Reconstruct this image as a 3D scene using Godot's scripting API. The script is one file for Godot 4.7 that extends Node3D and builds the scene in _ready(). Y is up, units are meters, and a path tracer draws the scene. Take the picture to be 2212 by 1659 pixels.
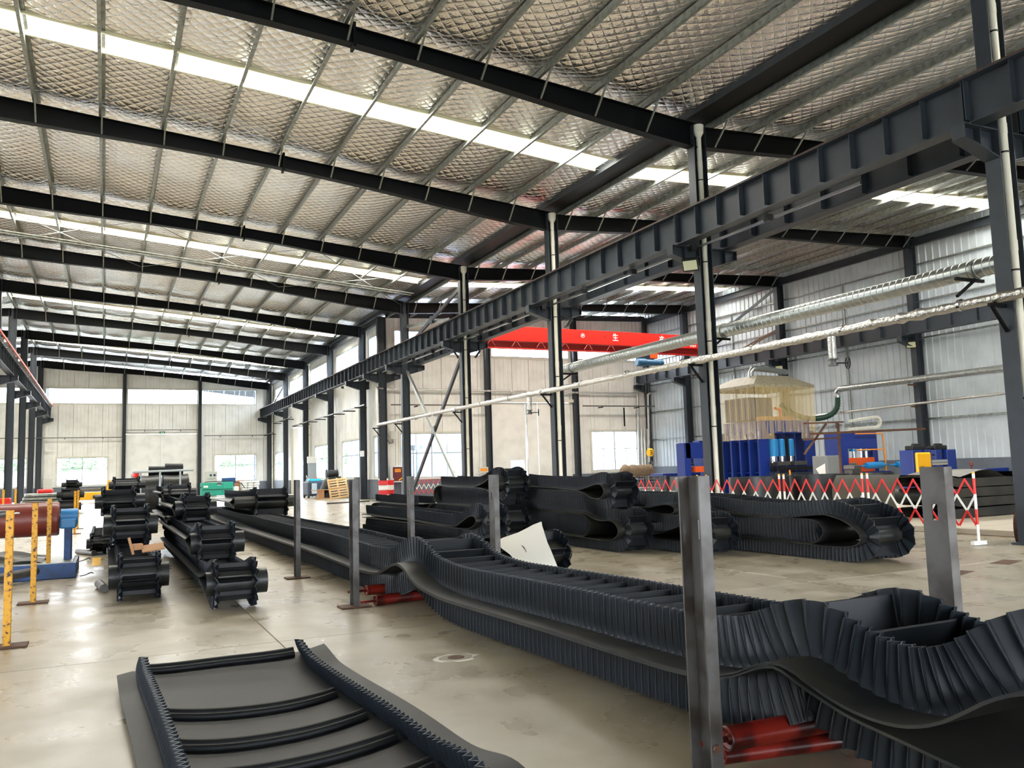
extends Node3D
# A conveyor-belt factory hall. x runs across the hall, y up, the hall runs away from the camera along -z; metres.

class B:  # collects faces for one mesh
	var v := PackedVector3Array()
	var n := PackedVector3Array()
	var uv := PackedVector2Array()
	var col := PackedColorArray()
	var ix := PackedInt32Array()
	var tint := Color(-1, 0, 0)
	func _pt(p: Vector3, m: Vector3, t := Vector2.ZERO) -> int:
		v.push_back(p); n.push_back(m); uv.push_back(t)
		if tint.r >= 0.0: col.push_back(tint)
		return v.size() - 1
	func quad(a: Vector3, b: Vector3, c: Vector3, d: Vector3) -> void:  # counter-clockwise seen from outside
		var m := (c - a).cross(d - b).normalized()
		var k := _pt(a, m); _pt(b, m); _pt(c, m); _pt(d, m)
		ix.append_array(PackedInt32Array([k, k + 2, k + 1, k, k + 3, k + 2]))
	func tri(a: Vector3, b: Vector3, c: Vector3) -> void:
		var m := (b - a).cross(c - a).normalized()
		var k := _pt(a, m); _pt(b, m); _pt(c, m)
		ix.append_array(PackedInt32Array([k, k + 2, k + 1]))
	func box(c: Vector3, s: Vector3, q := Basis.IDENTITY, ch := 0.0) -> void:
		var h := s * 0.5
		ch = minf(ch, minf(h.x, minf(h.y, h.z)) * 0.9)
		for ax in 3:
			for sg in [-1.0, 1.0]:
				var u := Vector3.ZERO; var w := Vector3.ZERO; var m := Vector3.ZERO
				var i := (ax + 1) % 3; var j := (ax + 2) % 3
				m[ax] = sg * h[ax]; u[i] = h[i] - ch; w[j] = (h[j] - ch) * sg
				quad(c + q * (m - u - w), c + q * (m + u - w), c + q * (m + u + w), c + q * (m - u + w))
		if ch > 0.0:
			for ax in 3:
				var i := (ax + 1) % 3; var j := (ax + 2) % 3
				for si in [-1.0, 1.0]:
					for sj in [-1.0, 1.0]:
						var p1 := Vector3.ZERO; var p2 := Vector3.ZERO; var e := Vector3.ZERO
						p1[i] = si * h[i]; p1[j] = sj * (h[j] - ch)
						p2[i] = si * (h[i] - ch); p2[j] = sj * h[j]
						e[ax] = (h[ax] - ch) * si * sj
						quad(c + q * (p1 - e), c + q * (p2 - e), c + q * (p2 + e), c + q * (p1 + e))
			for sx in [-1.0, 1.0]:
				for sy in [-1.0, 1.0]:
					for sz in [-1.0, 1.0]:
						var a := Vector3(sx * h.x, sy * (h.y - ch), sz * (h.z - ch)); var b := Vector3(sx * (h.x - ch), sy * h.y, sz * (h.z - ch)); var d := Vector3(sx * (h.x - ch), sy * (h.y - ch), sz * h.z)
						if sx * sy * sz > 0.0: tri(c + q * a, c + q * b, c + q * d)
						else: tri(c + q * a, c + q * d, c + q * b)
	func bar(a: Vector3, b: Vector3, up: Vector3, hu: float, hv: float, ou := 0.0, ov := 0.0, ch := 0.0) -> void:  # hu along up, hv across
		var d := b - a
		var l := d.length()
		d = d / l
		var s := d.cross(up).normalized()
		var u := s.cross(d)
		box((a + b) * 0.5 + u * ou + s * ov, Vector3(hu, l, hv), Basis(u, d, u.cross(d)), ch)
	func hsec(a: Vector3, b: Vector3, up: Vector3, h: float, w: float, tf := 0.016, tw := 0.01) -> void:
		bar(a, b, up, tf, w, (h - tf) * 0.5)
		bar(a, b, up, tf, w, -(h - tf) * 0.5)
		bar(a, b, up, h - 2.0 * tf, tw)
	func tube(p: PackedVector3Array, rad: Variant, seg := 10, caps := true) -> void:
		var cnt := p.size()
		var t0 := (p[1] - p[0]).normalized()
		var u := t0.cross(Vector3.UP if absf(t0.y) < 0.9 else Vector3.RIGHT).normalized()
		var k0 := v.size()
		for i in cnt:
			var t := (p[mini(i + 1, cnt - 1)] - p[maxi(i - 1, 0)]).normalized()
			u = (u - t * u.dot(t)).normalized()
			var w := t.cross(u)
			var r: float = rad if rad is float else rad[i]
			for k in seg:
				var a := TAU * k / seg
				var m := u * cos(a) + w * sin(a)
				_pt(p[i] + m * r, m)
		for i in cnt - 1:
			for k in seg:
				var a := k0 + i * seg + k; var b := k0 + i * seg + (k + 1) % seg
				ix.append_array(PackedInt32Array([a, b + seg, b, a, a + seg, b + seg]))
		if caps:
			for e in 2:
				var i0 := k0 if e == 0 else k0 + (cnt - 1) * seg
				var t := (p[0] - p[1]).normalized() if e == 0 else (p[cnt - 1] - p[cnt - 2]).normalized()
				var c := _pt(p[0] if e == 0 else p[cnt - 1], t)
				for k in seg: _pt(v[i0 + k], t)
				for k in seg:
					var a := c + 1 + k; var b := c + 1 + (k + 1) % seg
					ix.append_array(PackedInt32Array([c, a, b] if e == 0 else [c, b, a]))
	func cyl(a: Vector3, b: Vector3, r: float, seg := 12, caps := true) -> void:
		tube(PackedVector3Array([a, b]), r, seg, caps)
	func lathe(o: Vector3, ax: Vector3, pr: Array, seg := 20) -> void:  # pr: [along, radius] pairs, sharp between them
		ax = ax.normalized()
		var u := ax.cross(Vector3.UP if absf(ax.y) < 0.9 else Vector3.RIGHT).normalized()
		var w := ax.cross(u)
		for i in pr.size() - 1:
			var a: Array = pr[i]; var b: Array = pr[i + 1]
			var sl := Vector2(b[0] - a[0], b[1] - a[1]).normalized()
			var k0 := v.size()
			for k in seg:
				var m := u * cos(TAU * k / seg) + w * sin(TAU * k / seg)
				var nn := m * sl.x - ax * sl.y
				_pt(o + ax * a[0] + m * a[1], nn); _pt(o + ax * b[0] + m * b[1], nn)
			for k in seg:
				var p := k0 + 2 * k; var q := k0 + 2 * ((k + 1) % seg)
				ix.append_array(PackedInt32Array([p, q + 1, q, p, p + 1, q + 1]))
	func grid(p: PackedVector3Array, nu: int, nv: int, flip := false) -> void:  # p[i * nv + j], smooth
		var k0 := v.size()
		for i in nu:
			for j in nv:
				var a := p[mini(i + 1, nu - 1) * nv + j] - p[maxi(i - 1, 0) * nv + j]
				var b := p[i * nv + mini(j + 1, nv - 1)] - p[i * nv + maxi(j - 1, 0)]
				var m := b.cross(a).normalized() if flip else a.cross(b).normalized()
				_pt(p[i * nv + j], m, Vector2(i, j))
		for i in nu - 1:
			for j in nv - 1:
				var a := k0 + i * nv + j; var b := a + nv
				if flip: ix.append_array(PackedInt32Array([a, b, b + 1, a, b + 1, a + 1]))
				else: ix.append_array(PackedInt32Array([a, b + 1, b, a, a + 1, b + 1]))
	func prism(pr: PackedVector2Array, o: Vector3, ux: Vector3, uy: Vector3, l: float) -> void:  # outline pr counter-clockwise in ux, uy, pushed along ux x uy
		var d := ux.cross(uy).normalized() * l
		var c := pr.size()
		for i in c:
			var a := o + ux * pr[i].x + uy * pr[i].y; var b := o + ux * pr[(i + 1) % c].x + uy * pr[(i + 1) % c].y
			quad(a, b, b + d, a + d)
		var tr := Geometry2D.triangulate_polygon(pr)
		for t in range(0, tr.size(), 3):
			var q: Array[Vector3] = []
			var aa := pr[tr[t]]; var bb := pr[tr[t + 1]]; var cc := pr[tr[t + 2]]
			if (bb - aa).cross(cc - aa) < 0.0:
				var sw := bb; bb = cc; cc = sw
			for e in [aa, bb, cc]: q.push_back(o + ux * e.x + uy * e.y)
			tri(q[0] + d, q[1] + d, q[2] + d)
			tri(q[0], q[2], q[1])
	func mesh() -> ArrayMesh:
		var a := []
		a.resize(Mesh.ARRAY_MAX)
		a[Mesh.ARRAY_VERTEX] = v; a[Mesh.ARRAY_NORMAL] = n; a[Mesh.ARRAY_TEX_UV] = uv; a[Mesh.ARRAY_INDEX] = ix
		if col.size() == v.size() and v.size() > 0: a[Mesh.ARRAY_COLOR] = col
		var m := ArrayMesh.new()
		m.add_surface_from_arrays(Mesh.PRIMITIVE_TRIANGLES, a)
		return m

var M := {}
var used := {}
const ORD := ["nearest", "second nearest", "third nearest", "fourth nearest", "fifth nearest", "sixth nearest", "seventh nearest", "eighth nearest", "ninth nearest", "tenth nearest", "eleventh nearest", "twelfth nearest"]
const NTH := ["first", "second", "third", "fourth", "fifth", "sixth", "seventh", "eighth", "ninth", "tenth", "eleventh", "twelfth", "thirteenth", "fourteenth"]

func numbered(s: String) -> String:
	var k: int = used.get(s, 0)
	used[s] = k + 1
	return s if k == 0 else "%s_%03d" % [s, k]

func tag(o: Node3D, label: String, cat: String, group := "") -> void:
	o.set_meta("label", label)
	if cat: o.set_meta("category", cat)
	if group: o.set_meta("group", group)

func thing(called: String, label: String, cat: String, at: Vector3, group := "") -> Node3D:
	var o := Node3D.new()
	o.name = numbered(called)
	add_child(o)
	o.position = at
	tag(o, label, cat, group)
	return o

func part(called: String, b: Variant, m: Material, p: Node3D, shift := true) -> MeshInstance3D:  # b is in world places; the part is set back by where its thing stands
	var o := MeshInstance3D.new()
	o.name = called
	o.mesh = b if b is Mesh else b.mesh()
	o.material_override = m
	p.add_child(o, true)
	if shift and p.get_parent() == self: o.position = p.basis.inverse() * (-p.position)
	return o

func solo(called: String, b: Variant, m: Material, label: String, cat: String, group := "", at := Vector3.ZERO) -> MeshInstance3D:
	var o := MeshInstance3D.new()
	o.name = numbered(called)
	o.mesh = b if b is Mesh else b.mesh()
	o.material_override = m
	add_child(o)
	o.position = at
	tag(o, label, cat, group)
	return o

func struct(called: String, b: Variant, m: Material, label := "") -> Node3D:
	var o: Node3D
	if b == null: o = Node3D.new()
	else:
		var q := MeshInstance3D.new()
		q.mesh = b if b is Mesh else b.mesh()
		q.material_override = m
		o = q
	o.name = numbered(called)
	add_child(o)
	o.set_meta("kind", "structure")
	if label: o.set_meta("label", label)
	return o

func noise_tex(f: float, oct: int, cols: Array, offs: Array, size := 512, kind := FastNoiseLite.TYPE_SIMPLEX_SMOOTH, sd := 1) -> NoiseTexture2D:
	var nz := FastNoiseLite.new()
	nz.noise_type = kind; nz.frequency = f; nz.fractal_octaves = oct; nz.seed = sd
	var t := NoiseTexture2D.new()
	t.width = size; t.height = size; t.seamless = true; t.noise = nz
	var g := Gradient.new()
	g.offsets = PackedFloat32Array(offs); g.colors = PackedColorArray(cols)
	t.color_ramp = g
	return t

func flat(c: Color, rough := 0.5, metal := 0.0, spec := 0.5) -> StandardMaterial3D:
	var m := StandardMaterial3D.new()
	m.albedo_color = c; m.roughness = rough; m.metallic = metal; m.metallic_specular = spec
	return m

func tri_tex(m: StandardMaterial3D, t: Texture2D, sc: float) -> StandardMaterial3D:
	m.albedo_texture = t
	m.uv1_triplanar = true; m.uv1_world_triplanar = true; m.uv1_scale = Vector3(sc, sc, sc)
	return m

func materials() -> void:
	var g := func(a: float) -> Color: return Color(a, a, a)
	var mott := noise_tex(0.012, 4, [g.call(0.94), g.call(0.98), g.call(1.0)], [0.2, 0.5, 0.8])
	var grime := noise_tex(0.02, 5, [g.call(0.82), g.call(0.94), g.call(1.0)], [0.25, 0.45, 0.7], 512, FastNoiseLite.TYPE_SIMPLEX_SMOOTH, 4)
	# floor: sealed concrete, tan with pale cloudy patches
	var fl := flat(Color(1, 1, 1), 1.0)
	tri_tex(fl, noise_tex(0.006, 6, [Color(0.565, 0.52, 0.43), Color(0.585, 0.542, 0.452), Color(0.598, 0.556, 0.466), Color(0.615, 0.575, 0.49)], [0.2, 0.42, 0.6, 0.85], 1024, FastNoiseLite.TYPE_SIMPLEX_SMOOTH, 7), 0.14)
	fl.roughness_texture = noise_tex(0.01, 5, [g.call(0.26), g.call(0.32), g.call(0.42)], [0.25, 0.5, 0.8], 1024, FastNoiseLite.TYPE_SIMPLEX_SMOOTH, 9)
	fl.metallic_specular = 0.6
	M.floor = fl
	M.plat = tri_tex(flat(Color(0.74, 0.7, 0.63), 0.55), mott, 0.3)
	M.steel = tri_tex(flat(Color(0.2, 0.222, 0.247), 0.45, 0.0, 0.4), mott, 0.4)
	M.steel_dark = tri_tex(flat(Color(0.05, 0.057, 0.066), 0.5, 0.0, 0.25), mott, 0.4)
	M.post = tri_tex(flat(Color(0.3, 0.29, 0.28), 0.5), noise_tex(0.01, 4, [Color(0.62, 0.56, 0.5), Color(0.9, 0.88, 0.86), g.call(1.0)], [0.2, 0.5, 0.8], 512, FastNoiseLite.TYPE_SIMPLEX_SMOOTH, 12), 0.8)
	M.galv = tri_tex(flat(Color(0.57, 0.585, 0.56), 0.42, 0.65), grime, 0.5)
	M.duct = tri_tex(flat(Color(0.68, 0.7, 0.69), 0.3, 0.85), mott, 1.0)
	M.wall = tri_tex(flat(Color(0.87, 0.865, 0.835), 0.5), mott, 0.15)
	M.wallr = tri_tex(flat(Color(0.72, 0.755, 0.775), 0.42, 0.12), mott, 0.15)
	M.plinth = tri_tex(flat(Color(0.36, 0.385, 0.42), 0.6), mott, 0.3)
	M.white = flat(Color(0.86, 0.86, 0.84), 0.4)
	M.pvc = flat(Color(0.86, 0.84, 0.77), 0.35)
	M.frame = flat(Color(0.62, 0.66, 0.68), 0.4)
	M.trim = flat(Color(0.8, 0.78, 0.72), 0.45)
	var fo := flat(Color(0.89, 0.875, 0.86), 0.26, 1.0)
	fo.normal_enabled = true; fo.normal_texture = quilt(); fo.normal_scale = 1.5
	fo.uv1_scale = Vector3(1.0, 1.0, 1)
	fo.albedo_texture = null
	M.foil = fo
	var wr := flat(Color(0.8, 0.79, 0.77), 0.28, 1.0)
	wr.normal_enabled = true; wr.normal_scale = 1.6
	var nn := noise_tex(0.03, 4, [g.call(0.0), g.call(1.0)], [0.0, 1.0], 256, FastNoiseLite.TYPE_CELLULAR, 3)
	nn.as_normal_map = true; nn.bump_strength = 6.0
	wr.normal_texture = nn; wr.uv1_triplanar = true; wr.uv1_world_triplanar = true; wr.uv1_scale = Vector3(2.2, 2.2, 2.2)
	M.wrap = wr
	var gl := flat(Color(0.93, 0.97, 1.0, 0.06), 0.0)
	gl.transparency = BaseMaterial3D.TRANSPARENCY_ALPHA
	M.glass = gl
	var sk := flat(Color(0.95, 0.95, 0.9), 0.5)
	sk.emission_enabled = true; sk.emission = Color(1.0, 0.99, 0.95); sk.emission_energy_multiplier = 2.2
	M.sky = sk
	M.sky_edge = flat(Color(0.9, 0.88, 0.74), 0.5)
	# rubber
	M.rubber = tri_tex(flat(Color(0.07, 0.08, 0.092), 0.45, 0.0, 0.35), grime, 0.35)
	M.rib = tri_tex(flat(Color(0.105, 0.128, 0.152), 0.42, 0.0, 0.4), noise_tex(0.008, 3, [Color(0.72, 0.74, 0.78), Color(1, 1, 1), Color(1.0, 1.0, 1.0), Color(1.0, 0.93, 0.84)], [0.2, 0.45, 0.72, 0.86], 512, FastNoiseLite.TYPE_SIMPLEX_SMOOTH, 21), 0.25)
	M.belt = tri_tex(flat(Color(0.165, 0.163, 0.148), 0.46, 0.0, 0.38), noise_tex(0.01, 5, [Color(0.62, 0.66, 0.72), Color(0.86, 0.87, 0.87), Color(1, 0.98, 0.93)], [0.25, 0.5, 0.75], 512, FastNoiseLite.TYPE_SIMPLEX_SMOOTH, 23), 0.35)
	M.belt_smooth = tri_tex(flat(Color(0.15, 0.155, 0.152), 0.36, 0.0, 0.42), noise_tex(0.012, 4, [Color(0.75, 0.78, 0.8), Color(0.95, 0.95, 0.95), Color(1, 1, 1)], [0.3, 0.5, 0.7], 512, FastNoiseLite.TYPE_SIMPLEX_SMOOTH, 27), 0.6)
	M.open = tri_tex(flat(Color(0.07, 0.076, 0.078), 0.5, 0.0, 0.3), grime, 0.9)
	M.worn = tri_tex(flat(Color(0.4, 0.395, 0.365), 0.45), mott, 0.5)
	M.red = flat(Color(0.86, 0.105, 0.06), 0.38)
	M.red_worn = tri_tex(flat(Color(0.5, 0.13, 0.09), 0.36), noise_tex(0.012, 4, [Color(0.42, 0.42, 0.42), Color(0.75, 0.6, 0.6), Color(1, 1, 1)], [0.3, 0.42, 0.6], 512, FastNoiseLite.TYPE_SIMPLEX_SMOOTH, 31), 0.7)
	M.primer = tri_tex(flat(Color(0.47, 0.2, 0.16), 0.35), mott, 0.7)
	M.rust = tri_tex(flat(Color(0.36, 0.24, 0.17), 0.8), grime, 0.6)
	M.yellow = tri_tex(flat(Color(0.8, 0.58, 0.08), 0.5), noise_tex(0.03, 4, [Color(0.16, 0.12, 0.1), Color(0.85, 0.8, 0.75), Color(1, 1, 1)], [0.2, 0.25, 0.5], 512, FastNoiseLite.TYPE_SIMPLEX_SMOOTH, 33), 1.2)
	M.yellow_clean = flat(Color(0.93, 0.69, 0.04), 0.4)
	M.blue = flat(Color(0.06, 0.17, 0.48), 0.4)
	M.blue_rail = tri_tex(flat(Color(0.1, 0.28, 0.5), 0.45), grime, 0.8)
	M.cyan = flat(Color(0.1, 0.5, 0.75), 0.35)
	M.orange = flat(Color(0.82, 0.32, 0.1), 0.45)
	M.amber = flat(Color(0.9, 0.55, 0.1), 0.4)
	M.green = flat(Color(0.1, 0.58, 0.48), 0.45)
	M.hose = flat(Color(0.06, 0.24, 0.17), 0.45)
	M.teal = flat(Color(0.08, 0.6, 0.68), 0.4)
	M.navy = flat(Color(0.16, 0.2, 0.26), 0.5)
	M.black = flat(Color(0.06, 0.062, 0.066), 0.5)
	M.chrome = flat(Color(0.8, 0.8, 0.8), 0.18, 1.0)
	M.iron = tri_tex(flat(Color(0.42, 0.41, 0.4), 0.4, 0.6), grime, 1.0)
	M.cab = flat(Color(0.74, 0.74, 0.7), 0.45)
	M.grey = flat(Color(0.47, 0.48, 0.48), 0.5)
	M.wood = tri_tex(flat(Color(0.83, 0.68, 0.47), 0.7), mott, 1.2)
	M.card = flat(Color(0.66, 0.49, 0.34), 0.8)
	M.sack = flat(Color(0.82, 0.8, 0.75), 0.8)
	M.tarp = tri_tex(flat(Color(0.5, 0.42, 0.33), 0.85), grime, 1.0)
	M.hood = tri_tex(flat(Color(0.56, 0.53, 0.45), 0.5), grime, 0.5)
	var cu := flat(Color(0.9, 0.8, 0.55, 0.3), 0.12)
	cu.transparency = BaseMaterial3D.TRANSPARENCY_ALPHA
	M.curtain = cu
	M.lens = flat(Color(0.85, 0.85, 0.7), 0.2)
	M.vc = flat(Color(1, 1, 1), 0.4)
	M.vc.vertex_color_use_as_albedo = true
	M.leaf = tri_tex(flat(Color(0.42, 0.54, 0.36), 0.8), grime, 0.5)
	M.out = flat(Color(0.66, 0.66, 0.64), 0.8)
	M.outwall = flat(Color(0.7, 0.71, 0.78), 0.8)
	M.outdark = flat(Color(0.36, 0.44, 0.5), 0.3)

func quilt() -> ImageTexture:  # foil laid over a diagonal wire net: puffed diamond cells with creases, 4 cells across 1 m
	var s := 512
	var im := Image.create(s, s, false, Image.FORMAT_RGB8)
	var nz := FastNoiseLite.new()
	nz.frequency = 0.02; nz.seed = 5; nz.fractal_octaves = 3
	for y in s:
		for x in s:
			var u := float(x) / s * 4.0; var w := float(y) / s * 4.0
			var a := absf(sin(PI * (u + w) * 0.5)); var b := absf(sin(PI * (u - w) * 0.5))
			var h := pow(a * b, 0.42)
			var ang := TAU * x / s; var ang2 := TAU * y / s
			h += 0.26 * nz.get_noise_3d(cos(ang) * 60.0 + sin(ang2) * 40.0, sin(ang) * 60.0, cos(ang2) * 60.0)
			h = clampf(0.12 + 0.75 * h, 0.0, 1.0)
			im.set_pixel(x, y, Color(h, h, h))
	im.bump_map_to_normal_map(16.0)
	return ImageTexture.create_from_image(im)

const ZK := 8.1
const S := 7.1
const PUR_L := [-4.38, -3.0, -1.63, -0.23, 1.17, 2.57, 3.97, 5.35, 6.7, 8.04, 9.35, 10.66]
const PUR_R := [12.55, 13.71, 14.95, 16.2, 17.45, 18.7, 19.95, 21.25, 22.6, 23.9, 25.1, 26.35, 27.3]
const SKY_Z := [-4.3, -18.5, -32.95, -47.7, -62.4]
func zc(k: int) -> float: return -(ZK + S * k) + 0.125
func roof_l(x: float) -> float: return 9.04 + 0.086 * (12.1 - x) if x > -4.5 else 9.04 + 0.086 * 16.6 + 0.086 * (x + 4.5)
func roof_r(x: float) -> float: return 8.99 + 0.05 * (x - 12.3)

func sky_light(a: Vector3, b: Vector3, w: float, e: float) -> void:  # daylight of one skylight strip from a to b
	var l := AreaLight3D.new()
	l.name = numbered("skylight_glow")
	add_child(l)
	var d := (b - a)
	l.area_size = Vector2(d.length(), w)
	l.light_energy = e * d.length() * w / PI
	l.light_color = Color(1.0, 0.985, 0.95)
	l.shadow_enabled = true
	l.area_range = 80.0
	l.area_attenuation = 2.0
	d = d.normalized()
	var zz := Vector3.BACK.cross(d)  # light looks along -z of its basis, so z points up
	if zz.y < 0: zz = -zz
	l.basis = Basis(d, zz.cross(d), zz)
	l.position = (a + b) * 0.5

func _ready() -> void:
	var cam := Camera3D.new()
	cam.name = "camera"
	add_child(cam)
	cam.position = Vector3(0, 1.3, 0)
	cam.rotation_order = EULER_ORDER_YXZ
	cam.rotation_degrees = Vector3(5.75567, -25.61691, -1.72251)
	cam.fov = rad_to_deg(2.0 * atan(829.5 / 1832.253))
	cam.near = 0.05; cam.far = 400.0
	cam.current = true
	var we := WorldEnvironment.new()
	we.name = "environment"
	var en := Environment.new()
	en.background_mode = Environment.BG_SKY
	var sm := ProceduralSkyMaterial.new()
	sm.sky_top_color = Color(0.86, 0.92, 0.98); sm.sky_horizon_color = Color(0.97, 0.98, 1.0); sm.sky_curve = 0.2
	sm.ground_bottom_color = Color(0.5, 0.5, 0.5); sm.ground_horizon_color = Color(0.8, 0.82, 0.84)
	sm.sky_energy_multiplier = 3.2; sm.ground_energy_multiplier = 1.0
	var sk := Sky.new()
	sk.sky_material = sm
	en.sky = sk
	en.tonemap_mode = Environment.TONE_MAPPER_LINEAR
	en.tonemap_exposure = 2.4
	en.sdfgi_enabled = true; en.ssao_enabled = true; en.ssil_enabled = true
	we.environment = en
	add_child(we)
	for z in SKY_Z:
		if z < -10.0: sky_light(Vector3(-4.2, roof_l(-4.2) + 0.19, z), Vector3(11.6, roof_l(11.6) + 0.19, z), 0.86, 16.0)
		if z > -40.0: sky_light(Vector3(12.7, roof_r(12.7) + 0.19, z), Vector3(27.2, roof_r(27.2) + 0.19, z), 0.86, 16.0)
		if z < -10.0: sky_light(Vector3(-11.8, roof_l(-11.8) + 0.19, z), Vector3(-4.8, roof_l(-4.8) + 0.19, z), 0.86, 16.0)
	materials()
	floor_and_walls()
	roof()
	frames()
	cranes()
	services()
	outside()
	belts()
	posts()
	left_side()
	machines()
	small_things()

# ---------------------------------------------------------------- walls
var pm := {}
func panel_mesh(w: float, y0: float, ya: float, yb: float, style: int) -> ArrayMesh:  # in wall axes: x along, y up, z into the room; from x 0 to w
	var key := "%.3f|%.3f|%.3f|%.3f|%d" % [w, y0, ya, yb, style]
	if pm.has(key): return pm[key]
	var b := B.new()
	var pr := PackedVector2Array()
	if style == 0:  # sandwich panel: flat with shallow grooves, joint at both ends
		pr.append_array([Vector2(0.004, -0.012), Vector2(0.012, 0)])
		var c := int(round(w / 0.25))
		for i in range(1, c):
			var x := w * i / c
			pr.append_array([Vector2(x - 0.014, 0), Vector2(x - 0.006, -0.008), Vector2(x + 0.006, -0.008), Vector2(x + 0.014, 0)])
		pr.append_array([Vector2(w - 0.012, 0), Vector2(w - 0.004, -0.012)])
	else:  # profiled sheet with raised ribs
		pr.append(Vector2(0, 0))
		var c := maxi(1, int(round(w / 0.3)))
		for i in c:
			var x := w * (i + 0.5) / c
			pr.append_array([Vector2(x - 0.045, 0), Vector2(x - 0.022, 0.032), Vector2(x + 0.022, 0.032), Vector2(x + 0.045, 0)])
		pr.append(Vector2(w, 0))
	for i in pr.size() - 1:
		var p := pr[i]; var q := pr[i + 1]
		var yp := lerpf(ya, yb, p.x / w); var yq := lerpf(ya, yb, q.x / w)
		b.quad(Vector3(p.x, y0, p.y), Vector3(q.x, y0, q.y), Vector3(q.x, yq, q.y), Vector3(p.x, yp, p.y))
	b.quad(Vector3(w, y0, -0.12), Vector3(0, y0, -0.12), Vector3(0, ya, -0.12), Vector3(w, yb, -0.12))
	b.quad(Vector3(0, y0, -0.12), Vector3(0, y0, 0), Vector3(0, ya, 0), Vector3(0, ya, -0.12))
	b.quad(Vector3(w, y0, 0), Vector3(w, y0, -0.12), Vector3(w, yb, -0.12), Vector3(w, yb, 0))
	b.quad(Vector3(0, ya, 0), Vector3(w, yb, 0), Vector3(w, yb, -0.12), Vector3(0, ya, -0.12))
	b.quad(Vector3(0, y0, -0.12), Vector3(w, y0, -0.12), Vector3(w, y0, 0), Vector3(0, y0, 0))
	pm[key] = b.mesh()
	return pm[key]

func wall(called: String, o: Vector3, yaw: float, length: float, y0: float, top: Callable, holes: Array, style: int, m: Material, label: String, pw := 1.0) -> Node3D:  # holes: [u0, u1, y0, y1]
	var w := struct(called, null, null, label)
	w.position = o; w.rotation.y = yaw
	var us := [0.0, length]
	var k := pw
	while k < length - 0.05:
		us.append(k); k += pw
	for h in holes:
		us.append(h[0]); us.append(h[1])
	us.sort()
	for i in us.size() - 1:
		var a: float = us[i]; var c: float = us[i + 1]
		if c - a < 0.02: continue
		var ys := [y0]
		for h in holes:
			if h[0] < c - 0.01 and h[1] > a + 0.01: ys.append_array([h[2], h[3]])
		ys.sort()
		if ys.size() > 1 and ys[0] == ys[1]: ys = ys.slice(2)
		var cuts := []
		var j := 0
		while j < ys.size():
			cuts.append([ys[j], ys[j + 1] if j + 1 < ys.size() else -1.0]); j += 2
		for q in cuts:
			var lo: float = q[0]
			if q[1] > 0 and q[1] - lo < 0.03: continue
			var p := part("panel", panel_mesh(snappedf(c - a, 0.001), 0.0, (q[1] if q[1] > 0 else top.call(a)) - lo, (q[1] if q[1] > 0 else top.call(c)) - lo, style), m, w, false)
			p.position = Vector3(a, lo, 0)
	return w

var win_no := 0
func window(o: Vector3, yaw: float, w: float, h: float, cols: int, rows: Array, label: String) -> void:  # rows: heights of cross bars as shares
	win_no += 1
	var s := struct("window_%d" % win_no, null, null, label)
	s.position = o; s.rotation.y = yaw
	var f := B.new()
	var t := 0.045
	for e in [[0.0, t], [w - t, w]]: f.box(Vector3((e[0] + e[1]) / 2, h / 2, -0.03), Vector3(t, h, 0.1))
	for e in [[0.0, t], [h - t, h]]: f.box(Vector3(w / 2, (e[0] + e[1]) / 2, -0.03), Vector3(w, e[1] - e[0], 0.1))
	part("window_frame", f, M.frame, s, false)
	var tr := B.new()
	for e in [[-0.09, 0.0], [w, w + 0.09]]: tr.box(Vector3((e[0] + e[1]) / 2, h / 2, 0.02), Vector3(0.09, h + 0.18, 0.035))
	for e in [-0.045, h + 0.045]: tr.box(Vector3(w / 2, e, 0.02), Vector3(w, 0.09, 0.035))
	part("window_trim", tr, M.trim, s, false)
	var ys := [0.0]; ys.append_array(rows.map(func(r): return r * h)); ys.append(h)
	for r in rows:
		var q := B.new(); q.box(Vector3(w / 2, r * h, -0.03), Vector3(w - 2 * t, 0.05, 0.06)); part("transom", q, M.frame, s, false)
	for i in range(1, cols):
		var q := B.new(); var tt := 0.065 if cols == 4 and i == 2 else 0.035
		q.box(Vector3(w * i / cols, h / 2, -0.03), Vector3(tt, h - 2 * t, 0.055)); part("mullion", q, M.frame, s, false)
	for i in cols:
		for j in ys.size() - 1:
			var q := B.new()
			q.box(Vector3(w * (i + 0.5) / cols, (ys[j] + ys[j + 1]) / 2, -0.035), Vector3(w / cols - 0.03, ys[j + 1] - ys[j] - 0.03, 0.006))
			part("pane", q, M.glass, s, false)

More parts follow.
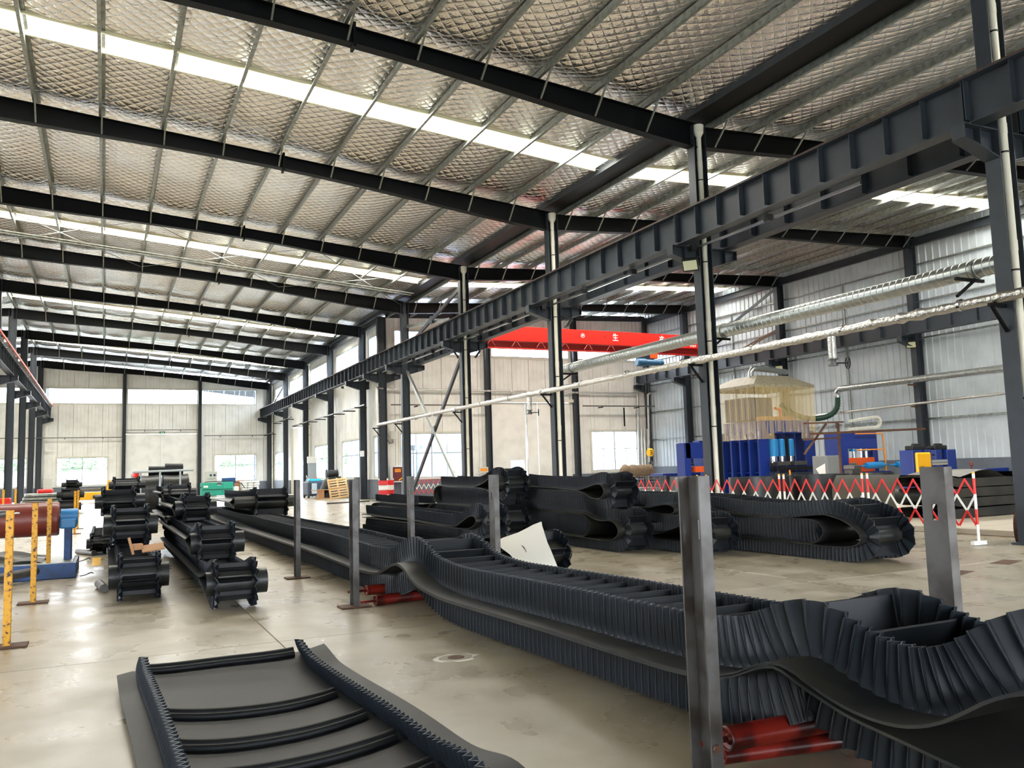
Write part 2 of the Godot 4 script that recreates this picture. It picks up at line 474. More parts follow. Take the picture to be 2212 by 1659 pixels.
func floor_and_walls() -> void:
	var fl := struct("floor", null, null, "sealed tan concrete floor slabs with thin saw-cut joints")
	var xs := [-12.3, -4.75, 1.255, 6.9, 12.6, 20.2, 28.2]
	var zs := [6.4, 0.0, -7.03, -14.13, -21.23, -28.33, -35.43, -42.53, -49.63, -56.73, -63.83, -72.5]
	for i in xs.size() - 1:
		for j in zs.size() - 1:
			if xs[i] > 12.5 and zs[j] < -42: continue
			var x0: float = xs[i]; var x1: float = xs[i + 1]; var z0: float = zs[j]; var z1: float = zs[j + 1]
			var b := B.new()
			b.box(Vector3((x0 + x1) / 2, -0.1, (z0 + z1) / 2), Vector3(x1 - x0 - 0.006, 0.2, z0 - z1 - 0.006), Basis.IDENTITY, 0.003)
			part("slab", b, M.floor, fl, false)
	var ff := B.new(); ff.box(Vector3(8, -0.22, -33), Vector3(41, 0.04, 80))
	part("joint_filler", ff, M.steel_dark, fl, false)
	var pl := B.new()
	pl.box(Vector3(20.44, 0.05, -22.0), Vector3(15.0, 0.1, 36.8), Basis.IDENTITY, 0.01)
	struct("floor_platform", pl, M.plat, "low pale concrete plinth that the presses stand on")
	# far gable wall of the left hall, seen straight ahead
	var rl := func(u: float) -> float: return roof_l(u - 12.3) + 0.1
	var fh := [[3.3, 7.4, 7.27, 8.45], [8.1, 13.35, 7.27, 8.45], [13.7, 18.85, 7.27, 8.45], [19.15, 23.4, 7.27, 8.45], [3.5, 7.0, 1.07, 3.17], [8.95, 12.4, 1.07, 3.17], [20.15, 23.4, 1.07, 3.17], [13.62, 18.8, 0.0, 4.92]]
	wall("wall_far", Vector3(-12.3, 0, -72.2), 0, 24.9, 0, rl, fh, 0, M.wall, "off-white panel wall at the far end of the left hall")
	for h in fh.slice(0, 4): window(Vector3(-12.3 + h[0], h[2], -72.2), 0, h[1] - h[0], h[3] - h[2], 6 if h[1] - h[0] > 4.5 else 5, [], "long clerestory window strip high in the far wall")
	for h in fh.slice(4, 7): window(Vector3(-12.3 + h[0], h[2], -72.2), 0, h[1] - h[0], h[3] - h[2], 4, [0.6], "eight-pane window low in the far wall")
	var dr := struct("door_1", null, null, "pale double sliding door in the middle of the far wall")
	for e in [[1.33, 3.88], [3.92, 6.5]]:
		var b := B.new(); b.box(Vector3((e[0] + e[1]) / 2, 2.45, -72.17), Vector3(e[1] - e[0], 4.9, 0.08), Basis.IDENTITY, 0.01); part("door_leaf", b, M.wall, dr, false)
	var jb := B.new(); jb.box(Vector3(3.9, 2.45, -72.1), Vector3(0.1, 4.9, 0.05)); part("meeting_stile", jb, M.white, dr, false)
	var tk := B.new(); tk.box(Vector3(3.9, 5.0, -72.1), Vector3(5.2, 0.12, 0.12)); part("door_track", tk, M.trim, dr, false)
	# side wall of the left hall beyond the right hall, facing left
	var sh := []
	for e in [[0.6, 2.9], [3.8, 9.95], [10.8, 17.1], [17.9, 24.3], [25.7, 30.4]]: sh.append([e[0], e[1], 7.4, 8.43])
	for e in [[1.0, 2.15], [4.75, 8.7], [12.15, 16.0], [27.0, 30.5]]: sh.append([e[0], e[1], 1.1, 3.2])
	sh.append([19.45, 23.5, 0.0, 4.86])
	var flat_top := func(_u: float) -> float: return 9.05
	wall("wall_side", Vector3(12.46, 0, -72.2), -PI / 2, 31.75, 0, flat_top, sh.map(func(h): return [31.75 - h[1], 31.75 - h[0], h[2], h[3]]), 0, M.wall, "off-white panel wall with windows along the far part of the left hall")
	for i in 5:
		var h: Array = sh[i]
		window(Vector3(12.46, h[2], -40.45 - h[1]), -PI / 2, h[1] - h[0], h[3] - h[2], 3 if i == 0 else 7, [], "clerestory window strip in the side wall")
	for i in range(5, 9):
		var h: Array = sh[i]
		window(Vector3(12.46, h[2], -40.45 - h[1]), -PI / 2, h[1] - h[0], h[3] - h[2], 2 if i == 5 else 4, [0.6], "tall window low in the side wall")
	var d2 := struct("door_2", null, null, "half-open tall sliding door in the side wall")
	var b2 := B.new(); b2.box(Vector3(12.52, 2.4, -62.95), Vector3(0.06, 4.8, 2.0)); part("door_leaf", b2, M.white, d2, false)
	var b3 := B.new()
	for z in [-59.88, -63.98]: b3.box(Vector3(12.42, 2.43, z), Vector3(0.14, 4.9, 0.1))
	b3.box(Vector3(12.42, 4.92, -61.9), Vector3(0.14, 0.12, 4.2)); part("door_frame", b3, M.trim, d2, false)
	# end wall of the right hall
	var rr := func(u: float) -> float: return roof_r(u + 12.4) + 0.1
	var eh := [[0.5, 5.2, 7.25, 8.45], [5.8, 10.5, 7.25, 8.45], [11.05, 15.5, 7.25, 8.45], [0.75, 4.05, 1.03, 3.25], [11.75, 14.75, 1.1, 3.27], [5.72, 10.45, 0.0, 4.85]]
	wall("wall_end", Vector3(12.4, 0, -40.45), 0, 15.9, 0, rr, eh, 0, M.wall, "warm white panel wall closing the right hall")
	for h in eh.slice(0, 3): window(Vector3(12.4 + h[0], h[2], -40.45), 0, h[1] - h[0], h[3] - h[2], 6, [], "clerestory window strip behind the red crane")
	for h in eh.slice(3, 5): window(Vector3(12.4 + h[0], h[2], -40.45), 0, h[1] - h[0], h[3] - h[2], 4, [0.55], "eight-pane window in the end wall of the right hall")
	var d3 := struct("door_3", null, null, "large plain sectional door in the end wall with a small open wicket")
	for e in [[18.15, 19.2, 0.0, 4.83], [20.0, 20.85, 0.0, 4.83], [19.2, 20.0, 1.78, 4.83]]:
		var b := B.new(); b.box(Vector3((e[0] + e[1]) / 2, (e[2] + e[3]) / 2, -40.5), Vector3(e[1] - e[0], e[3] - e[2], 0.06)); part("door_leaf", b, M.wall, d3, false)
	var bb := B.new(); bb.box(Vector3(21.87, 2.41, -40.49), Vector3(2.0, 4.83, 0.06)); part("door_leaf", bb, M.wall, d3, false)
	var hh := B.new(); hh.box(Vector3(20.5, 4.93, -40.36), Vector3(5.1, 0.16, 0.16)); part("door_head", hh, M.trim, d3, false)
	# corrugated right wall
	wall("wall_right", Vector3(28.0, 0, -40.45), -PI / 2, 46.9, 1.2, func(_u): return roof_r(28.0) + 0.2, [], 1, M.wallr, "white ribbed steel sheet wall behind the presses", 0.9)
	# walls out of view, plain
	wall("wall_left", Vector3(-12.3, 0, 6.4), PI / 2, 78.7, 0, func(_u): return roof_l(-12.3) + 0.1, [[8.0, 14.0, 1.1, 3.2], [22.0, 28.0, 1.1, 3.2], [36.0, 42.0, 1.1, 3.2], [50.0, 56.0, 1.1, 3.2]], 0, M.wall, "off-white panel wall on the left", 6.0)
	for u in [8.0, 22.0, 36.0, 50.0]: window(Vector3(-12.3, 1.1, 6.4 - u), PI / 2, 6.0, 2.1, 4, [0.6], "window in the left wall")
	wall("wall_back", Vector3(28.2, 0, 6.4), PI, 40.6, 0, func(u): return (roof_r(28.2 - u) if u < 16 else roof_l(28.2 - u)) + 0.15, [[5.0, 10.0, 1.1, 3.2], [19.0, 24.0, 0.0, 4.8], [28.0, 33.0, 1.1, 3.2]], 0, M.wall, "off-white panel wall behind the camera", 5.0)
	for e in [[5.0, 10.0], [28.0, 33.0]]: window(Vector3(28.2 - e[0], 1.1, 6.4), PI, 5.0, 2.1, 4, [0.6], "window in the back wall")
	# grey plinths
	var base := func(called: String, a: Vector3, c: Vector3, h: float, t: float) -> void:
		var b := B.new(); b.bar(a + Vector3.UP * h / 2, c + Vector3.UP * h / 2, Vector3.UP, h, t); struct(called, b, M.plinth, "grey painted plinth along the wall foot")
	base.call("baseboard_far", Vector3(-12.2, 0, -72.17), Vector3(1.28, 0, -72.17), 0.98, 0.1)
	base.call("baseboard_far", Vector3(6.55, 0, -72.17), Vector3(12.4, 0, -72.17), 0.98, 0.1)
	base.call("baseboard_side", Vector3(12.42, 0, -40.6), Vector3(12.42, 0, -59.85), 1.0, 0.1)
	base.call("baseboard_side", Vector3(12.42, 0, -64.0), Vector3(12.42, 0, -72.1), 1.0, 0.1)
	base.call("baseboard_end", Vector3(12.5, 0, -40.42), Vector3(18.1, 0, -40.42), 0.95, 0.1)
	base.call("baseboard_end", Vector3(22.9, 0, -40.42), Vector3(28.0, 0, -40.42), 0.95, 0.1)
	base.call("baseboard_right", Vector3(28.02, 0, 6.2), Vector3(28.02, 0, -40.4), 1.22, 0.24)
	base.call("baseboard_left", Vector3(-12.25, 0, 6.3), Vector3(-12.25, 0, -72.1), 0.95, 0.12)

# ---------------------------------------------------------------- roof
func foil(b: B, x0: float, x1: float, z0: float, z1: float, rf: Callable, pur: Array, ribs: Array) -> void:
	var xs := []
	var all := [x0]
	for p in pur: if p > x0 + 0.2 and p < x1 - 0.2: all.append(p)
	all.append(x1)
	for i in all.size() - 1:
		for j in 6: xs.append(lerpf(all[i], all[i + 1], j / 6.0))
	xs.append(x1)
	var nz := maxi(4, int((z0 - z1) / 0.22))
	var k0 := b.v.size()
	for i in xs.size():
		var seg := 0.0
		for q in all.size() - 1:
			if xs[i] >= all[q] and xs[i] <= all[q + 1]: seg = (xs[i] - all[q]) / (all[q + 1] - all[q])
		for j in nz + 1:
			var z := lerpf(z0, z1, float(j) / nz)
			var near := 9.0
			for r in ribs: near = minf(near, absf(z - r))
			var y: float = rf.call(xs[i]) + 0.225 - 0.05 * sin(PI * seg) - 0.055 * exp(-pow((near - 0.55) / 0.3, 2)) + 0.02 * sin(z * 2.1 + xs[i]) * sin(PI * seg)
			b.v.push_back(Vector3(xs[i], y, z)); b.uv.push_back(Vector2(xs[i], z) / 0.62); b.n.push_back(Vector3.DOWN)
	for i in xs.size():
		for j in nz + 1:
			var k := k0 + i * (nz + 1) + j
			var dx := b.v[k0 + mini(i + 1, xs.size() - 1) * (nz + 1) + j] - b.v[k0 + maxi(i - 1, 0) * (nz + 1) + j]
			var dz := b.v[k0 + i * (nz + 1) + mini(j + 1, nz)] - b.v[k0 + i * (nz + 1) + maxi(j - 1, 0)]
			var m := dx.cross(dz).normalized()
			b.n[k] = m if m.y < 0 else -m
	for i in xs.size() - 1:
		for j in nz:
			var a := k0 + i * (nz + 1) + j; var c := a + nz + 1
			b.ix.append_array(PackedInt32Array([a, c, c + 1, a, c + 1, a + 1]))

func roof() -> void:
	var ce := struct("ceiling", null, null, "quilted silver foil insulation under the roof sheets")
	var ribs := []
	for k in 11: ribs.append(zc(k))
	var zs := [6.4]
	for z in SKY_Z: zs.append_array([z + 0.45, z - 0.45])
	zs.append(-72.2)
	for s in 2:  # where the left hall has no strip
		var b := B.new(); foil(b, [-4.5, -12.3][s], [11.85, -4.5][s], SKY_Z[0] + 0.45, SKY_Z[0] - 0.45, roof_l, PUR_L if s == 0 else [-11.3, -9.95, -8.6, -7.2, -5.8], ribs); part("foil_blanket", b, M.foil, ce, false)
	for i in range(0, zs.size(), 2):
		var a: float = zs[i]; var c: float = zs[i + 1]
		var cut := [a]
		for r in ribs: if r < a - 0.3 and r > c + 0.3: cut.append(r)
		cut.append(c)
		for q in cut.size() - 1:
			var b := B.new(); foil(b, -4.5, 11.85, cut[q], cut[q + 1], roof_l, PUR_L, ribs); part("foil_blanket", b, M.foil, ce, false)
			b = B.new(); foil(b, -12.3, -4.5, cut[q], cut[q + 1], roof_l, [-11.3, -9.95, -8.6, -7.2, -5.8], ribs); part("foil_blanket", b, M.foil, ce, false)
			if cut[q] > -40.0:
				b = B.new(); foil(b, 12.45, 28.2, cut[q], maxf(cut[q + 1], -40.5), roof_r, PUR_R, ribs); part("foil_blanket", b, M.foil, ce, false)
	# roof sheets above the foil
	var top := B.new()
	for e in [[-12.4, -4.5], [-4.5, 12.2]]:
		var pa := Vector3(e[0], roof_l(e[0]) + 0.42, 0); var pb := Vector3(e[1], roof_l(e[1] - 0.001) + 0.42, 0)
		top.quad(pa + Vector3(0, 0, 6.6), pa + Vector3(0, 0, -72.4), pb + Vector3(0, 0, -72.4), pb + Vector3(0, 0, 6.6))
		top.quad(pa + Vector3(0, 0.05, 6.6), pb + Vector3(0, 0.05, 6.6), pb + Vector3(0, 0.05, -72.4), pa + Vector3(0, 0.05, -72.4))
	var ra := Vector3(12.2, 9.42, 0); var rb := Vector3(28.3, roof_r(28.3) + 0.42, 0)
	top.quad(ra + Vector3(0, 0, 6.6), ra + Vector3(0, 0, -40.6), rb + Vector3(0, 0, -40.6), rb + Vector3(0, 0, 6.6))
	top.quad(ra + Vector3(0, 0.05, 6.6), rb + Vector3(0, 0.05, 6.6), rb + Vector3(0, 0.05, -40.6), ra + Vector3(0, 0.05, -40.6))
	struct("ceiling_sheet", top, M.white, "outer roof sheets above the foil")
	# skylights
	var kk := 0
	for z in SKY_Z:
		for sd in 3:
			if sd == 1 and z < -40 or sd != 1 and z > -10: continue
			var e: Array = [[-4.4, 11.75], [12.6, 27.6], [-12.1, -4.6]][sd]
			var rf: Callable = roof_r if sd == 1 else roof_l
			kk += 1
			var s := struct("skylight_window_%d" % kk, null, null, "glowing translucent skylight strip between the foil blankets")
			var pur: Array = [PUR_L, PUR_R, [-11.3, -9.95, -8.6, -7.2, -5.8]][sd]
			var xs := [e[0]]
			for p in pur: if p > e[0] + 0.3 and p < e[1] - 0.3: xs.append(p)
			xs.append(e[1])
			for i in xs.size() - 1:
				var b := B.new()
				var pa := Vector3(xs[i] + 0.01, rf.call(xs[i] + 0.01) + 0.24, z); var pb := Vector3(xs[i + 1] - 0.01, rf.call(xs[i + 1] - 0.01) + 0.24, z)
				b.bar(pa, pb, Vector3.UP, 0.03, 0.84)
				part("skylight_pane", b, M.sky, s, false)
			for o in [-0.44, 0.44]:
				var b := B.new(); b.bar(Vector3(e[0], rf.call(e[0] + 0.01) + 0.2, z + o), Vector3(e[1], rf.call(e[1] - 0.01) + 0.2, z + o), Vector3.UP, 0.1, 0.06); part("skylight_rim", b, M.sky_edge, s, false)
	# purlins: galvanised Z sections along the hall
	for i in PUR_L.size():
		purlin(PUR_L[i], roof_l(PUR_L[i]), -72.2, "galvanised roof purlin of the left hall, %s up from the valley gutter" % NTH[PUR_L.size() - 1 - i], "purlins of the left hall")
	for i in PUR_R.size():
		purlin(PUR_R[i], roof_r(PUR_R[i]), -40.4, "galvanised roof purlin of the right hall, %s from the valley gutter" % NTH[i], "purlins of the right hall")
	for x in [-5.8, -7.2, -8.6, -9.95]:
		purlin(x, roof_l(x), -72.2, "galvanised roof purlin beyond the left column row, %s from the columns" % NTH[int((-5.0 - x) / 1.35)], "purlins beyond the left columns")
	# valley gutter over the middle column row
	var g := thing("valley_gutter", "dark steel valley gutter between the two roofs above the middle column row", "gutter", Vector3(12.15, 8.95, -33))
	var gb := B.new(); gb.box(Vector3(12.15, 9.16, -33), Vector3(0.62, 0.03, 78.4)); part("gutter_base", gb, M.steel_dark, g)
	for s in [-1, 1]:
		var sb := B.new(); sb.bar(Vector3(12.15 + s * 0.31, 9.27, 6.2), Vector3(12.15 + s * 0.31, 9.27, -72.2 if s < 0 else -40.6), Vector3.UP, 0.25, 0.02); part("gutter_side", sb, M.steel, g)
	for k in range(2, 5):
		for sd in 2:
			var rf: Callable = roof_l if sd == 0 else roof_r
			for e in ([[9.35, 10.66], [10.66, 11.7]] if sd == 0 else [[12.55, 13.71], [13.71, 14.95]]):
				for o in [0.0, 0.35]:
					var z: float = zc(k) + S * 0.5 + o
					var b := B.new(); b.cyl(Vector3(e[0], rf.call(e[0]) + 0.06 + o * 0.1, z), Vector3(e[1], rf.call(e[1]) + 0.06 + o * 0.1, z), 0.008, 6); part("sag_rod", b, M.iron, g)

func purlin(x: float, y: float, ze: float, label: String, group: String) -> void:
	var b := B.new()
	var pr := PackedVector2Array([Vector2(-0.07, 0), Vector2(0.0, 0), Vector2(0.0, 0.19), Vector2(0.07, 0.19), Vector2(0.07, 0.195), Vector2(-0.006, 0.195), Vector2(-0.006, 0.006), Vector2(-0.066, 0.006), Vector2(-0.066, 0.022), Vector2(-0.07, 0.022)])
	b.prism(pr, Vector3(0, 0, ze), Vector3.RIGHT, Vector3.UP, 6.3 - ze)
	solo("roof_purlin", b, M.galv, label, "purlin", group, Vector3(x, y, 0))

# ---------------------------------------------------------------- frames
func depth_l(x: float) -> float: return 0.33 + 0.23 * smoothstep(4.1, 12.0, x) + 0.2 * smoothstep(4.1, -4.5, x)
func depth_r(x: float) -> float: return 0.33 + 0.14 * smoothstep(20.0, 12.3, x) + 0.14 * smoothstep(20.0, 27.5, x)

func rafter(k: int, x0: float, x1: float, rf: Callable, df: Callable, pur: Array, sp: Array, label: String, group: String) -> void:
	var z := zc(k)
	var r := thing("roof_rafter", label, "rafter", Vector3(x0, rf.call(x0 + 0.01), z), group)
	var c := 14
	var web := PackedVector2Array(); var lo := []
	for i in c + 1:
		var x := lerpf(x0, x1, float(i) / c); lo.append(Vector3(x, rf.call(x) - df.call(x), z))
	var b := B.new(); var bf := B.new(); var bt := B.new()
	for i in c:
		var p: Vector3 = lo[i]; var q: Vector3 = lo[i + 1]
		var pt := Vector3(p.x, rf.call(p.x), z); var qt := Vector3(q.x, rf.call(q.x), z)
		for s in [-1.0, 1.0]:
			var o := Vector3(0, 0, 0.006 * s)
			if s > 0: b.quad(p + o, q + o, qt + o, pt + o)
			else: b.quad(q + o, p + o, pt + o, qt + o)
		bf.bar(p, q, Vector3.UP, 0.016, 0.22)
		bt.bar(pt - Vector3(0, 0.008, 0), qt - Vector3(0, 0.008, 0), Vector3.UP, 0.016, 0.22)
	part("web", b, M.steel_dark, r); part("bottom_flange", bf, M.steel_dark, r); part("top_flange", bt, M.steel_dark, r)
	for x in sp:
		var pb := B.new(); pb.box(Vector3(x, rf.call(x) - df.call(x) / 2, z), Vector3(0.05, df.call(x) + 0.16, 0.26)); part("splice_plate", pb, M.steel_dark, r)
	for p in pur:
		if p < x0 + 0.25 or p > x1 - 0.1: continue
		var fb := B.new()
		fb.bar(Vector3(p, rf.call(p) + 0.02, z + 0.62), Vector3(p, rf.call(p) - df.call(p) + 0.02, z + 0.1), Vector3.RIGHT, 0.035, 0.035)
		part("fly_brace", fb, M.galv, r)

func frames() -> void:
	for k in 11:
		rafter(k, -4.5, 12.05, roof_l, depth_l, PUR_L, [4.1], "dark tapered roof rafter across the left hall, %s to the camera" % ORD[k], "rafters of the left hall")
		if k < 5: rafter(k, 12.2, 27.7, roof_r, depth_r, PUR_R, [20.2], "dark tapered roof rafter across the right hall, %s to the camera" % ORD[k], "rafters of the right hall")
		if k >= 5: rafter(k, -12.2, -4.6, roof_l, func(_x): return 0.4, [], [], "dark roof rafter beyond the left column row, %s to the camera" % ORD[k - 5], "rafters beyond the left columns")
	# middle column row
	for k in 11:
		var z := zc(k)
		var pipe := k in [0, 1, 2, 3, 7, 9]
		column(Vector3(12.105, 0, z), 0.35, 0.25, 9.0, "dark grey steel column %sof the middle row, %s to the camera" % ["with white downpipe " if pipe else "", ORD[k]], "columns of the middle row", k >= 5, -1 if k > 5 else 0)
		if pipe: downpipe(Vector3(12.1 if k < 5 else 12.32, 0, z + (0.085 if k < 5 else 0.2)), "white plastic downpipe on the middle-row column %s to the camera" % ORD[k])
	column(Vector3(12.12, 0, -40.03), 0.42, 0.25, 9.0, "dark grey steel corner column where the two halls divide", "columns of the middle row", true, 0)
	for k in range(5, 11):
		column(Vector3(-4.525, 0, zc(k)), 0.37, 0.25, roof_l(-4.5) - 0.02, "dark grey steel column of the left row, %s to the camera" % ORD[k - 5], "columns of the left row", true, 1)
	for k in range(1, 5):
		column(Vector3(27.72, 0, zc(k)), 0.36, 0.25, roof_r(27.6), "dark grey steel column along the ribbed right wall, %s to the camera" % ORD[k - 1], "columns of the right wall", true, -2)
	column(Vector3(27.9, 0, -40.2), 0.36, 0.25, roof_r(27.6), "dark grey corner column at the far end of the ribbed wall", "columns of the right wall", true, -2)
	for e in [[1.2, -72.0, "left"], [6.7, -72.0, "right"]]:
		column(Vector3(e[0], 0, e[1]), 0.25, 0.3, roof_l(e[0]), "slim grey gable column %s of the double sliding door in the far wall" % e[2], "gable columns", false, 9, 0.0)
	for e in [[17.9, "left of"], [23.15, "right of"]]:
		column(Vector3(e[0], 0, -40.28), 0.25, 0.3, roof_r(e[0]), "slim grey gable column %s the sectional door behind the red crane" % e[1], "gable columns", false, 9, 0.0)
	# eave girders at the end of the right hall and along the right wall
	for e in [[Vector3(12.4, 9.15, -40.25), Vector3(27.9, 9.7, -40.25), "dark eave girder along the top of the right hall's end wall"], [Vector3(27.8, 9.5, -40.2), Vector3(27.8, 9.5, 5.0), "dark eave girder along the top of the ribbed right wall"], [Vector3(12.2, 8.95, -40.4), Vector3(12.2, 8.95, -72.0), "dark eave girder above the side-wall clerestory"]]:
		var b := B.new(); b.hsec(e[0], e[1], Vector3.UP, 0.3, 0.15); solo("eave_girder", b, M.steel, e[2], "girder", "", Vector3.ZERO)
	# cross bracing between the fourth and fifth column
	brace(Vector3(12.1, 5.85, -36.2), Vector3(12.1, 0.2, -29.6), "pale steel diagonal brace in the middle row, leaning down towards the camera", M.galv)
	brace(Vector3(12.16, 5.85, -29.6), Vector3(12.16, 0.2, -36.2), "dark steel diagonal brace in the middle row, crossing the pale one", M.steel)
	brace(Vector3(12.1, 8.3, -29.5), Vector3(12.1, 6.9, -36.2), "dark diagonal brace above the crane beam under the gutter", M.steel)
	brace(Vector3(12.2, 7.9, -36.4), Vector3(12.2, 7.3, -31.0), "pale diagonal brace above the crane beam, crossing a dark one", M.galv)
	brace(Vector3(12.1, 8.3, -64.9), Vector3(12.1, 6.9, -71.8), "dark diagonal brace above the crane beam in the far corner", M.steel)
	brace(Vector3(27.7, 7.0, -35.6), Vector3(27.7, 9.2, -29.5), "dark diagonal brace high on the ribbed right wall", M.steel)
	brace(Vector3(27.75, 7.3, -29.5), Vector3(27.75, 5.9, -35.9), "thin brown diagonal brace on the ribbed wall behind the duct", M.rust)
	# roof bracing in the fourth bay
	var rb := thing("roof_bracing", "pale tie tubes and crossed rods under the roof between the fourth and fifth rafters", "bracing", Vector3(4, 9.3, -33))
	for o in [-34.1, -34.45]:
		var b := B.new(); b.cyl(Vector3(-4.3, roof_l(-4.3) - 0.12, o), Vector3(11.8, roof_l(11.8) - 0.12, o), 0.028, 8); part("tie_tube", b, M.galv, rb)
	for i in 3:
		var xa := -4.3 + i * 5.4
		for e in [[xa, xa + 5.4], [xa + 5.4, xa]]:
			var b := B.new(); b.cyl(Vector3(e[0], roof_l(e[0]) - 0.2, -29.5), Vector3(e[1], roof_l(e[1]) - 0.2, -36.2), 0.012, 6); part("brace_rod", b, M.galv, rb)

func brace(a: Vector3, c: Vector3, label: String, m: Material) -> void:
	var b := B.new(); b.bar(a, c, Vector3.RIGHT, 0.02, 0.14); b.bar(a, c, Vector3.RIGHT, 0.12, 0.02, 0.06); b.box((a + c) / 2, Vector3(0.03, 0.3, 0.3))
	solo("diagonal_brace", b, m, label, "brace")

func downpipe(p: Vector3, label: String) -> void:
	var d := thing("downpipe", label, "pipe", p, "white downpipes")
	var b := B.new(); b.cyl(p, p + Vector3(0, 8.9, 0), 0.058, 14); part("pipe", b, M.pvc, d)
	for y in [2.4, 4.3, 6.1, 8.0]:
		var c := B.new(); c.cyl(p + Vector3(0, y, 0), p + Vector3(0, y + 0.16, 0), 0.064, 14); part("coupling", c, M.pvc, d)
		c = B.new(); c.cyl(p + Vector3(0, y - 0.3, 0), p + Vector3(0, y - 0.275, 0), 0.066, 12); part("clip", c, M.black, d)
	var h := B.new(); h.lathe(p + Vector3(0, 8.72, 0), Vector3.UP, [[0, 0.06], [0.1, 0.12], [0.28, 0.13], [0.28, 0.1]], 12); part("hopper", h, M.pvc, d)

# H column: flanges across x; arm -1 bracket only on the left, 0 both sides, 1 right only, -2 left only for the right wall, 9 none
func column(p: Vector3, d: float, w: float, h: float, label: String, group: String, _wall := false, arm := 0, turn := 0.0) -> void:
	var c := thing("steel_column", label, "column", p, group)
	var b := B.new()
	for s in [-1, 1]:
		var f := B.new(); f.box(p + Vector3(s * (d / 2 - 0.008), h / 2, 0), Vector3(0.016, h, w)); part("flange", f, M.steel, c)
	b.box(p + Vector3(0, h / 2, 0), Vector3(d - 0.03, h, 0.01)); part("web", b, M.steel, c)
	var bp := B.new(); bp.box(p + Vector3(0, 0.015, 0), Vector3(d + 0.14, 0.03, w + 0.12)); part("base_plate", bp, M.steel, c)
	if arm == 9: return
	var by := 6.13 if arm != -2 else 5.85
	var sides := [-1, 1] if arm == 0 else ([1] if arm == 1 else [-1])
	for s in sides:
		var x0: float = p.x + s * d / 2; var x1: float = x0 + s * 0.72
		var br := B.new()
		br.bar(Vector3(x0, by, p.z), Vector3(x1, by, p.z), Vector3.UP, 0.016, 0.24)
		br.bar(Vector3(x0, by - 0.42, p.z), Vector3(x1, by - 0.2, p.z), Vector3.UP, 0.016, 0.24)
		br.box(Vector3(x1, by - 0.1, p.z), Vector3(0.012, 0.2, 0.22))
		for q in [-1.0, 1.0]:
			var z: float = p.z + q * 0.005
			var v := [Vector3(x0, by, z), Vector3(x1, by, z), Vector3(x1, by - 0.2, z), Vector3(x0, by - 0.42, z)]
			if s * q < 0: br.quad(v[0], v[1], v[2], v[3])
			else: br.quad(v[3], v[2], v[1], v[0])
		var cb := part("corbel", br, M.steel, c)
		var sp := B.new(); sp.box(Vector3(x1 - s * 0.33, by - 0.15, p.z), Vector3(0.012, 0.3, 0.22)); part("stiffener", sp, M.steel, cb)

# ---------------------------------------------------------------- cranes
func runway(x: float, y0: float, y1: float, z0: float, z1: float, label: String, group: String, step := 0.71) -> void:
	var r := thing("crane_runway_beam", label, "beam", Vector3(x, y0, (z0 + z1) / 2), group)
	var b := B.new(); b.box(Vector3(x, (y0 + y1) / 2, (z0 + z1) / 2), Vector3(0.012, y1 - y0 - 0.03, z0 - z1 - 0.01)); part("web", b, M.steel, r)
	var web := r.get_child(0)
	b = B.new(); b.box(Vector3(x, y0 + 0.008, (z0 + z1) / 2), Vector3(0.28, 0.016, z0 - z1 - 0.01)); part("bottom_flange", b, M.steel, r)
	b = B.new(); b.box(Vector3(x, y1 - 0.008, (z0 + z1) / 2), Vector3(0.32, 0.016, z0 - z1 - 0.01)); part("top_flange", b, M.steel, r)
	var c := int((z0 - z1) / step)
	for i in c + 1:
		var z := z1 + 0.02 + (z0 - z1 - 0.04) * i / c
		for s in [-1, 1]:
			var q := B.new(); q.box(Vector3(x + s * 0.066, (y0 + y1) / 2 + 0.03, z), Vector3(0.12, y1 - y0 - 0.09, 0.014)); part("stiffener", q, M.steel, web)

func rail(x: float, y: float, z0: float, z1: float, label: String) -> void:
	var b := B.new()
	b.box(Vector3(x, y + 0.045, (z0 + z1) / 2), Vector3(0.05, 0.09, z0 - z1))
	b.box(Vector3(x, y + 0.008, (z0 + z1) / 2), Vector3(0.11, 0.016, z0 - z1))
	solo("crane_rail", b, M.rust, label, "rail", "crane rails")

